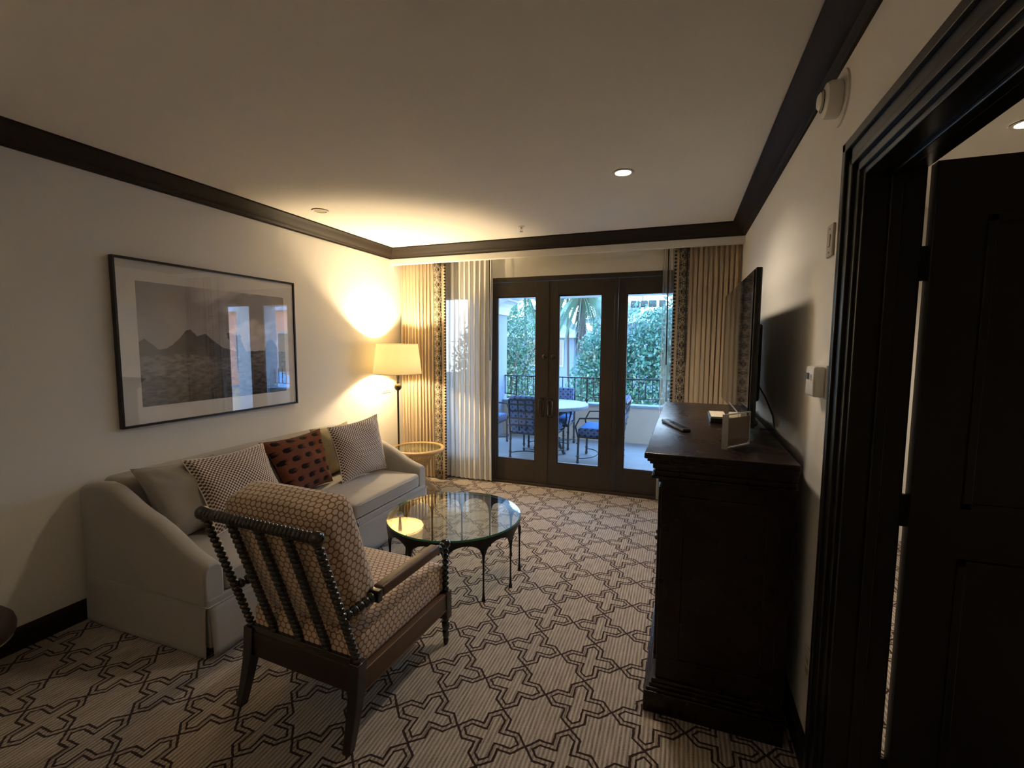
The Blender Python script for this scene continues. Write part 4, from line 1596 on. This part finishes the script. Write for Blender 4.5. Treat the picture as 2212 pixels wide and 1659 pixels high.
# patio chair, faces +y
def patio_chair(label, x, y, rz, first=None):
    if first is not None:
        o = copy_tree(first)
        o.location = (x, y, ZBAL)
        o.rotation_euler = (0, 0, rz)
        tag(o, label)
        return o
    t = thing('patio_chair', label, 'chair', (x, y, ZBAL), rz, 'patio chairs around the stone table')
    m = MT['patio_metal']
    w = .315
    for sx in (-1, 1):
        for sy in (-1, 1):
            b = MB().tube([(sx * w, sy * .27, 0), (sx * w, sy * .26, .40)], .016, 8)
            for zz in (.02, .10, .28):
                b.tube([(sx * w, sy * .27, zz), (sx * w, sy * .27, zz + .012)], .024, 8)
            b.build('leg', m, t, smooth=True)
        MB().tube([(sx * w, .27, .38), (sx * (w + .03), .30, .52), (sx * (w + .05), .24, .64), (sx * (w + .055), .0, .655), (sx * (w + .05), -.22, .63), (sx * w, -.30, .60)], .012, 8).build('arm', m, t, smooth=True)
        MB().tube([(sx * w, -.27, .36), (sx * w, -.31, .60), (sx * (w - .01), -.36, .86)], .014, 8).build('back_upright', m, t, smooth=True)
    b = MB()
    for sy in (-1, 1):
        b.tube([(-w, sy * .27, .375), (w, sy * .27, .375)], .012, 8)
    for sx in (-1, 1):
        b.tube([(sx * w, -.27, .375), (sx * w, .27, .375)], .012, 8)
    b.build('seat_frame', m, t)
    b = MB()
    for zz in (.50, .60, .70, .80):
        yy = -.285 - (zz - .45) * .17
        b.box(-w, w, yy - .026, yy - .020, zz - .011, zz + .011)
    for xx in (-.17, -.06, .06, .17):
        b.tube([(xx, -.30, .42), (xx, -.315, .60), (xx, -.372, .86)], .010, 5)
    b.tube([(-w + .01, -.362, .86), (0, -.375, .875), (w - .01, -.362, .86)], .014, 8)
    b.build('back_lattice', m, t)
    b = MB()
    for sg in (-1, 1):
        pts = [(sg * w * math.cos(a), sg * .27 - sg * .22 * math.sin(a), .08) for a in [PI * k / 14 for k in range(15)]]
        b.tube(pts, .0075, 6)
    b.build('ring_stretcher', m, t, smooth=True)
    MB().rbox((0, .0, .435), (.300, .280, .056), .03, n=3, crown=(0, 0, .012)).build('seat_cushion', MT['cush'], t, smooth=True)
    MB().rbox((0, 0, .487), (.270, .250, .010), .008, crown=(0, 0, .008), n=3).build('cushion_top', MT['cush_top'], t)
    Mm = Matrix.Translation((0, -.255, .46)) @ Matrix.Rotation(math.radians(9.5), 4, 'X')
    MB().rbox((0, 0, .225), (.300, .045, .235), .03, n=3, M=Mm).build('back_cushion', MT['cush'], t, smooth=True)
    return t


c0 = patio_chair('patio chair with its back to the doors and a blue lattice backed cushion', -1.93, 6.36, -.05)
patio_chair('patio chair at the right of the stone table with its blue seat side on', -1.02, 6.47, PI / 2, c0)
patio_chair('patio chair at the left of the stone table close to the column', -2.97, 6.83, -PI / 2, c0)
patio_chair('patio chair on the far side of the stone table against the railing', -1.93, 7.16, PI + .05, c0)

pt = thing('patio_table', 'round pale stone patio table with dark metal legs on the balcony', 'table', (-1.86, 6.74, ZBAL))
MB().lathe([(.575, .690), (.590, .697), (.590, .733), (.580, .742), (.02, .745)], seg=64).build('table_top', MT['stone_top'], pt, smooth=True, angle=30)
for k in range(4):
    a = PI / 4 + PI / 2 * k + .4
    c_, s_ = math.cos(a), math.sin(a)
    MB().tube([(.30 * c_, .30 * s_, .0), (.22 * c_, .22 * s_, .10), (.10 * c_, .10 * s_, .35), (.14 * c_, .14 * s_, .55), (.28 * c_, .28 * s_, .69)], .022, 8).build('leg', MT['patio_metal'], pt, smooth=True)
MB().tube([(.17 * math.cos(2 * PI * k / 20), .17 * math.sin(2 * PI * k / 20), .20) for k in range(20)], .010, 6, closed=True).build('ring', MT['patio_metal'], pt)

# ------------------------------------------------------------------ outdoors
GZ = -3.2
struct('ground', MB().box(-40, 40, 8.2, 70, GZ - .2, GZ), MT['ground'])


def leaves(b, n, cen, rad, lsz, lw, seed, droop=0.0, shell=.55):
    r = np.random.RandomState(seed)
    d = r.normal(size=(n, 3))
    d /= np.linalg.norm(d, axis=1)[:, None]
    rr = shell + (1 - shell) * r.rand(n) ** .6
    lump = 1 + .16 * np.sin(d[:, 0] * 7 + seed) * np.cos(d[:, 2] * 6 + seed * 2) + .10 * np.sin(d[:, 1] * 11 + d[:, 2] * 9)
    p = np.array(cen) + d * rr[:, None] * lump[:, None] * np.array(rad)
    ax = r.normal(size=(n, 3)) + np.array([0, 0, -droop])
    ax /= np.linalg.norm(ax, axis=1)[:, None]
    sd = np.cross(ax, r.normal(size=(n, 3)))
    sd /= np.linalg.norm(sd, axis=1)[:, None]
    L = lsz * (.6 + .8 * r.rand(n))
    for i in range(n):
        a = p[i]
        t_ = a + ax[i] * L[i]
        m_ = (a + t_) / 2
        w = sd[i] * L[i] * lw
        k = len(b.v)
        b.v += [tuple(a), tuple(m_ + w), tuple(t_), tuple(m_ - w)]
        b.f.append((k, k + 1, k + 2, k + 3))
        b.uv.append([(0, 0)] * 4)
    return b


def tree(label, x, y, blobs, mat, lsz, lw, n, seed, droop=0.0, top=0):
    t = thing('leafy_tree', label, 'tree', (x, y, GZ), group='trees beyond the balcony')
    b = MB()
    for k, (cx, cy, cz, rx, ry, rz_) in enumerate(blobs):
        leaves(b, int(n * rx * rz_), (cx, cy, cz - GZ), (rx, ry, rz_), lsz, lw, seed + k, droop, .30)
    b.build('foliage', mat, t)
    b = MB()
    zt = max(q[2] for q in blobs) - GZ
    b.tube([(0, 0, 0), (.05, 0, zt * .4), (-.05, .05, zt * .8)], [.12, .08, .03], 8)
    rr = random.Random(seed)
    for k in range(9):
        z0 = zt * rr.uniform(.25, .7)
        a = rr.uniform(0, 2 * PI)
        q = blobs[k % len(blobs)]
        b.tube([(0, 0, z0), (q[0] * .5 + .3 * math.cos(a), .3 * math.sin(a), z0 + .6), (q[0] + .7 * math.cos(a), q[1] + .6 * math.sin(a), z0 + 1.6)], [.045, .03, .012], 5)
    b.build('trunk', MT['trunk'], t, smooth=True)
    return t


tree('pale green drooping tree beyond the railing, seen through the left door', -4.05, 10.6, [(0, 0, .3, 1.25, .8, 1.5), (-.1, .1, 1.75, 1.0, .7, 1.15), (.2, 0, -1.3, 1.5, .9, 1.3), (-.7, 0, .9, .8, .6, 1.2)], MT['leaf1'], .085, .20, 5200, 10, .8)
tree('dense green tree beyond the railing, seen through the middle door', -1.75, 10.9, [(0, 0, .4, .85, .8, 1.3), (.1, .1, 1.35, .7, .6, .85), (-.4, 0, -1.0, 1.5, .9, 1.2)], MT['leaf2'], .085, .28, 5200, 30)
tree('bushy blue green tree beyond the railing, seen through the right pane', -.35, 10.8, [(0, 0, .6, 1.2, .8, 1.45), (.1, .1, 1.75, 1.1, .7, .95), (-.1, 0, -1.1, 1.4, .9, 1.3), (1.3, .2, .0, .9, .6, 1.6)], MT['leaf2'], .08, .30, 5200, 50)


def palm(label, x, y, trunk_top, tr, nf, fl, seed, skirt=0):
    t = thing('palm_tree', label, 'palm tree', (x, y, GZ), group='palm trees beyond the trees')
    H = trunk_top - GZ
    MB().tube([(0, 0, 0), (.08, 0, H * .5), (0, 0, H)], [tr * 1.3, tr, tr], 10).build('trunk', MT['trunk'], t, smooth=True)
    r = random.Random(seed)
    b = MB()
    for k in range(nf):
        a = 2 * PI * k / nf + r.uniform(-.2, .2)
        el = r.uniform(-1.0, .9)
        L = fl * r.uniform(.8, 1.1)
        pts = []
        for j in range(9):
            s_ = j / 8
            rr_ = L * s_ * math.cos(el) * (1 - .25 * s_)
            z = H + L * s_ * math.sin(el) - L * .75 * s_ * s_
            pts.append(Vector((rr_ * math.cos(a), rr_ * math.sin(a), z)))
        b.tube(pts, [.02 - .016 * j / 8 for j in range(9)], 4)
        for j in range(1, 26):
            s_ = j / 26
            i0 = min(7, int(s_ * 8))
            p = pts[i0].lerp(pts[i0 + 1], s_ * 8 - i0)
            side = Vector((-math.sin(a), math.cos(a), 0))
            for sg in (-1, 1):
                ln = fl * .30 * math.sin(PI * min(1, s_ * .9 + .1)) + .06
                tip = p + side * sg * ln * .55 + Vector((0, 0, -ln * .85)) + (pts[i0 + 1] - pts[i0]).normalized() * ln * .35
                w = Vector((math.cos(a), math.sin(a), 0)) * .018
                q = len(b.v)
                b.v += [tuple(p - w), tuple(p + w), tuple(tip)]
                b.f.append((q, q + 1, q + 2))
                b.uv.append([(0, 0)] * 3)
    b.build('fronds', MT['leaf3'], t)
    if skirt:
        b = MB()
        for k in range(160):
            a = r.uniform(0, 2 * PI)
            z = H - r.uniform(0, skirt)
            p = Vector((tr * math.cos(a), tr * math.sin(a), z))
            q = Vector((tr * 2.0 * math.cos(a), tr * 2.0 * math.sin(a), z - .45))
            w = Vector((-math.sin(a), math.cos(a), 0)) * .03
            m_ = len(b.v)
            b.v += [tuple(p - w), tuple(p + w), tuple(q)]
            b.f.append((m_, m_ + 1, m_ + 2))
            b.uv.append([(0, 0)] * 3)
        b.build('dead_frond_skirt', MT['trunk'], t)


palm('thick shaggy palm tree seen through the middle door', -3.30, 16.0, 3.35, .13, 24, 1.35, 3, 1.9)
palm('slender palm tree at the left of the middle door pane', -4.05, 17.0, 3.62, .045, 20, 1.2, 5)
palm('slender palm tree at the right of the middle door pane', -3.05, 17.5, 3.72, .045, 20, 1.2, 6)
palm('tall palm tree seen high in the left door pane', -5.55, 16.5, 3.7, .05, 16, 1.3, 9)


def house(label, x0, x1, y0, y1, ztop, eave, ridge, wins, vents=(), mat=None):
    cx, cy = (x0 + x1) / 2, (y0 + y1) / 2
    t = thing('house', label, 'building', (cx, cy, GZ))
    M = Matrix.Translation((-cx, -cy, -GZ))
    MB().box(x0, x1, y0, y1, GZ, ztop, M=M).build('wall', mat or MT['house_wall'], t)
    rf = MB()
    e = eave
    rd = (x1 - x0 - (y1 - y0)) / 2
    P = [(x0 - e, y0 - e, ztop), (x1 + e, y0 - e, ztop), (x1 + e, y1 + e, ztop), (x0 - e, y1 + e, ztop)]
    inset = (y1 - y0) / 2
    Q = [(x0 + inset, cy, ridge), (x1 - inset, cy, ridge)]
    vs = [Vector(p) for p in P] + [Vector(q) for q in Q]
    k0 = len(rf.v)
    rf.v += [tuple(M @ v) for v in vs]
    for f in ((0, 1, 5, 4), (1, 2, 5), (2, 3, 4, 5), (3, 0, 4), (3, 2, 1, 0)):
        rf.quad([k0 + i for i in f])
    rf.build('roof', MT['roof'], t)
    b = MB().box(x0 - e, x1 + e, y0 - e - .06, y0 - e, ztop - .16, ztop + .03, M=M).box(x1 + e, x1 + e + .06, y0 - e, y1 + e, ztop - .16, ztop + .03, M=M)
    b.build('gutter', MT['stucco'], t)
    for (wx0, wx1, wz0, wz1) in wins:
        w = MB().box(wx0 - .06, wx1 + .06, y0 - .04, y0, wz0 - .06, wz1 + .06, M=M).build('window', MT['stucco'], t)
        MB().box(wx0, wx1, y0 - .05, y0 - .035, wz0, wz1, M=M).build('pane', MT['screen'], w)
    for vx, w_ in vents:
        MB().rbox((vx, cy, ridge + .12), (w_, .15, .17), .05, M=M).build('roof_vent', MT['rail'], t, smooth=True)
    return t


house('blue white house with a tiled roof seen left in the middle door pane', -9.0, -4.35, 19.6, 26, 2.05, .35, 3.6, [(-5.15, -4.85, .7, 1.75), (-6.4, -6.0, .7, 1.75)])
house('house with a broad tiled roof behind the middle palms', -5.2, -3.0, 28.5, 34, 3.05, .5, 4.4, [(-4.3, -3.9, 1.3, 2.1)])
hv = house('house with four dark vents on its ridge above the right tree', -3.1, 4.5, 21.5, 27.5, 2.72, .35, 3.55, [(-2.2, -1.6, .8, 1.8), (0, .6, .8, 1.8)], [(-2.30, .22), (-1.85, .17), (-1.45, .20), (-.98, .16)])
house('pink banded building by the pool to the right', 5.5, 16, 15, 22, 3.1, .3, 4.4, [(6.3, 7.3, .4, 2.0), (8.6, 9.6, .4, 2.0), (11, 12, .4, 2.0)], mat=MT['pink'])
for k, (x, y) in enumerate(((3.9, 12.2), (7.4, 12.8))):
    t = thing('patio_umbrella', ['pale blue patio umbrella by the pool, the nearer one to the balcony', 'pale blue patio umbrella by the pool, beside the pink banded building'][k], 'umbrella', (x, y, GZ), group='pool umbrellas')
    MB().tube([(0, 0, 0), (0, 0, 3.6)], .04, 8).build('pole', MT['rail'], t)
    MB().lathe([(1.5, 3.05), (.8, 3.45), (.02, 3.75)], seg=8, cap=False).build('canopy', MT['awning'], t, solid=.02)
o = MB().tube([(-1.95, 24.5, 3.5), (-1.90, 24.5, 5.2)], .025, 6).build('antenna_pole', MT['trunk'], hv)
o.matrix_local = Matrix.Translation(-hv.location)
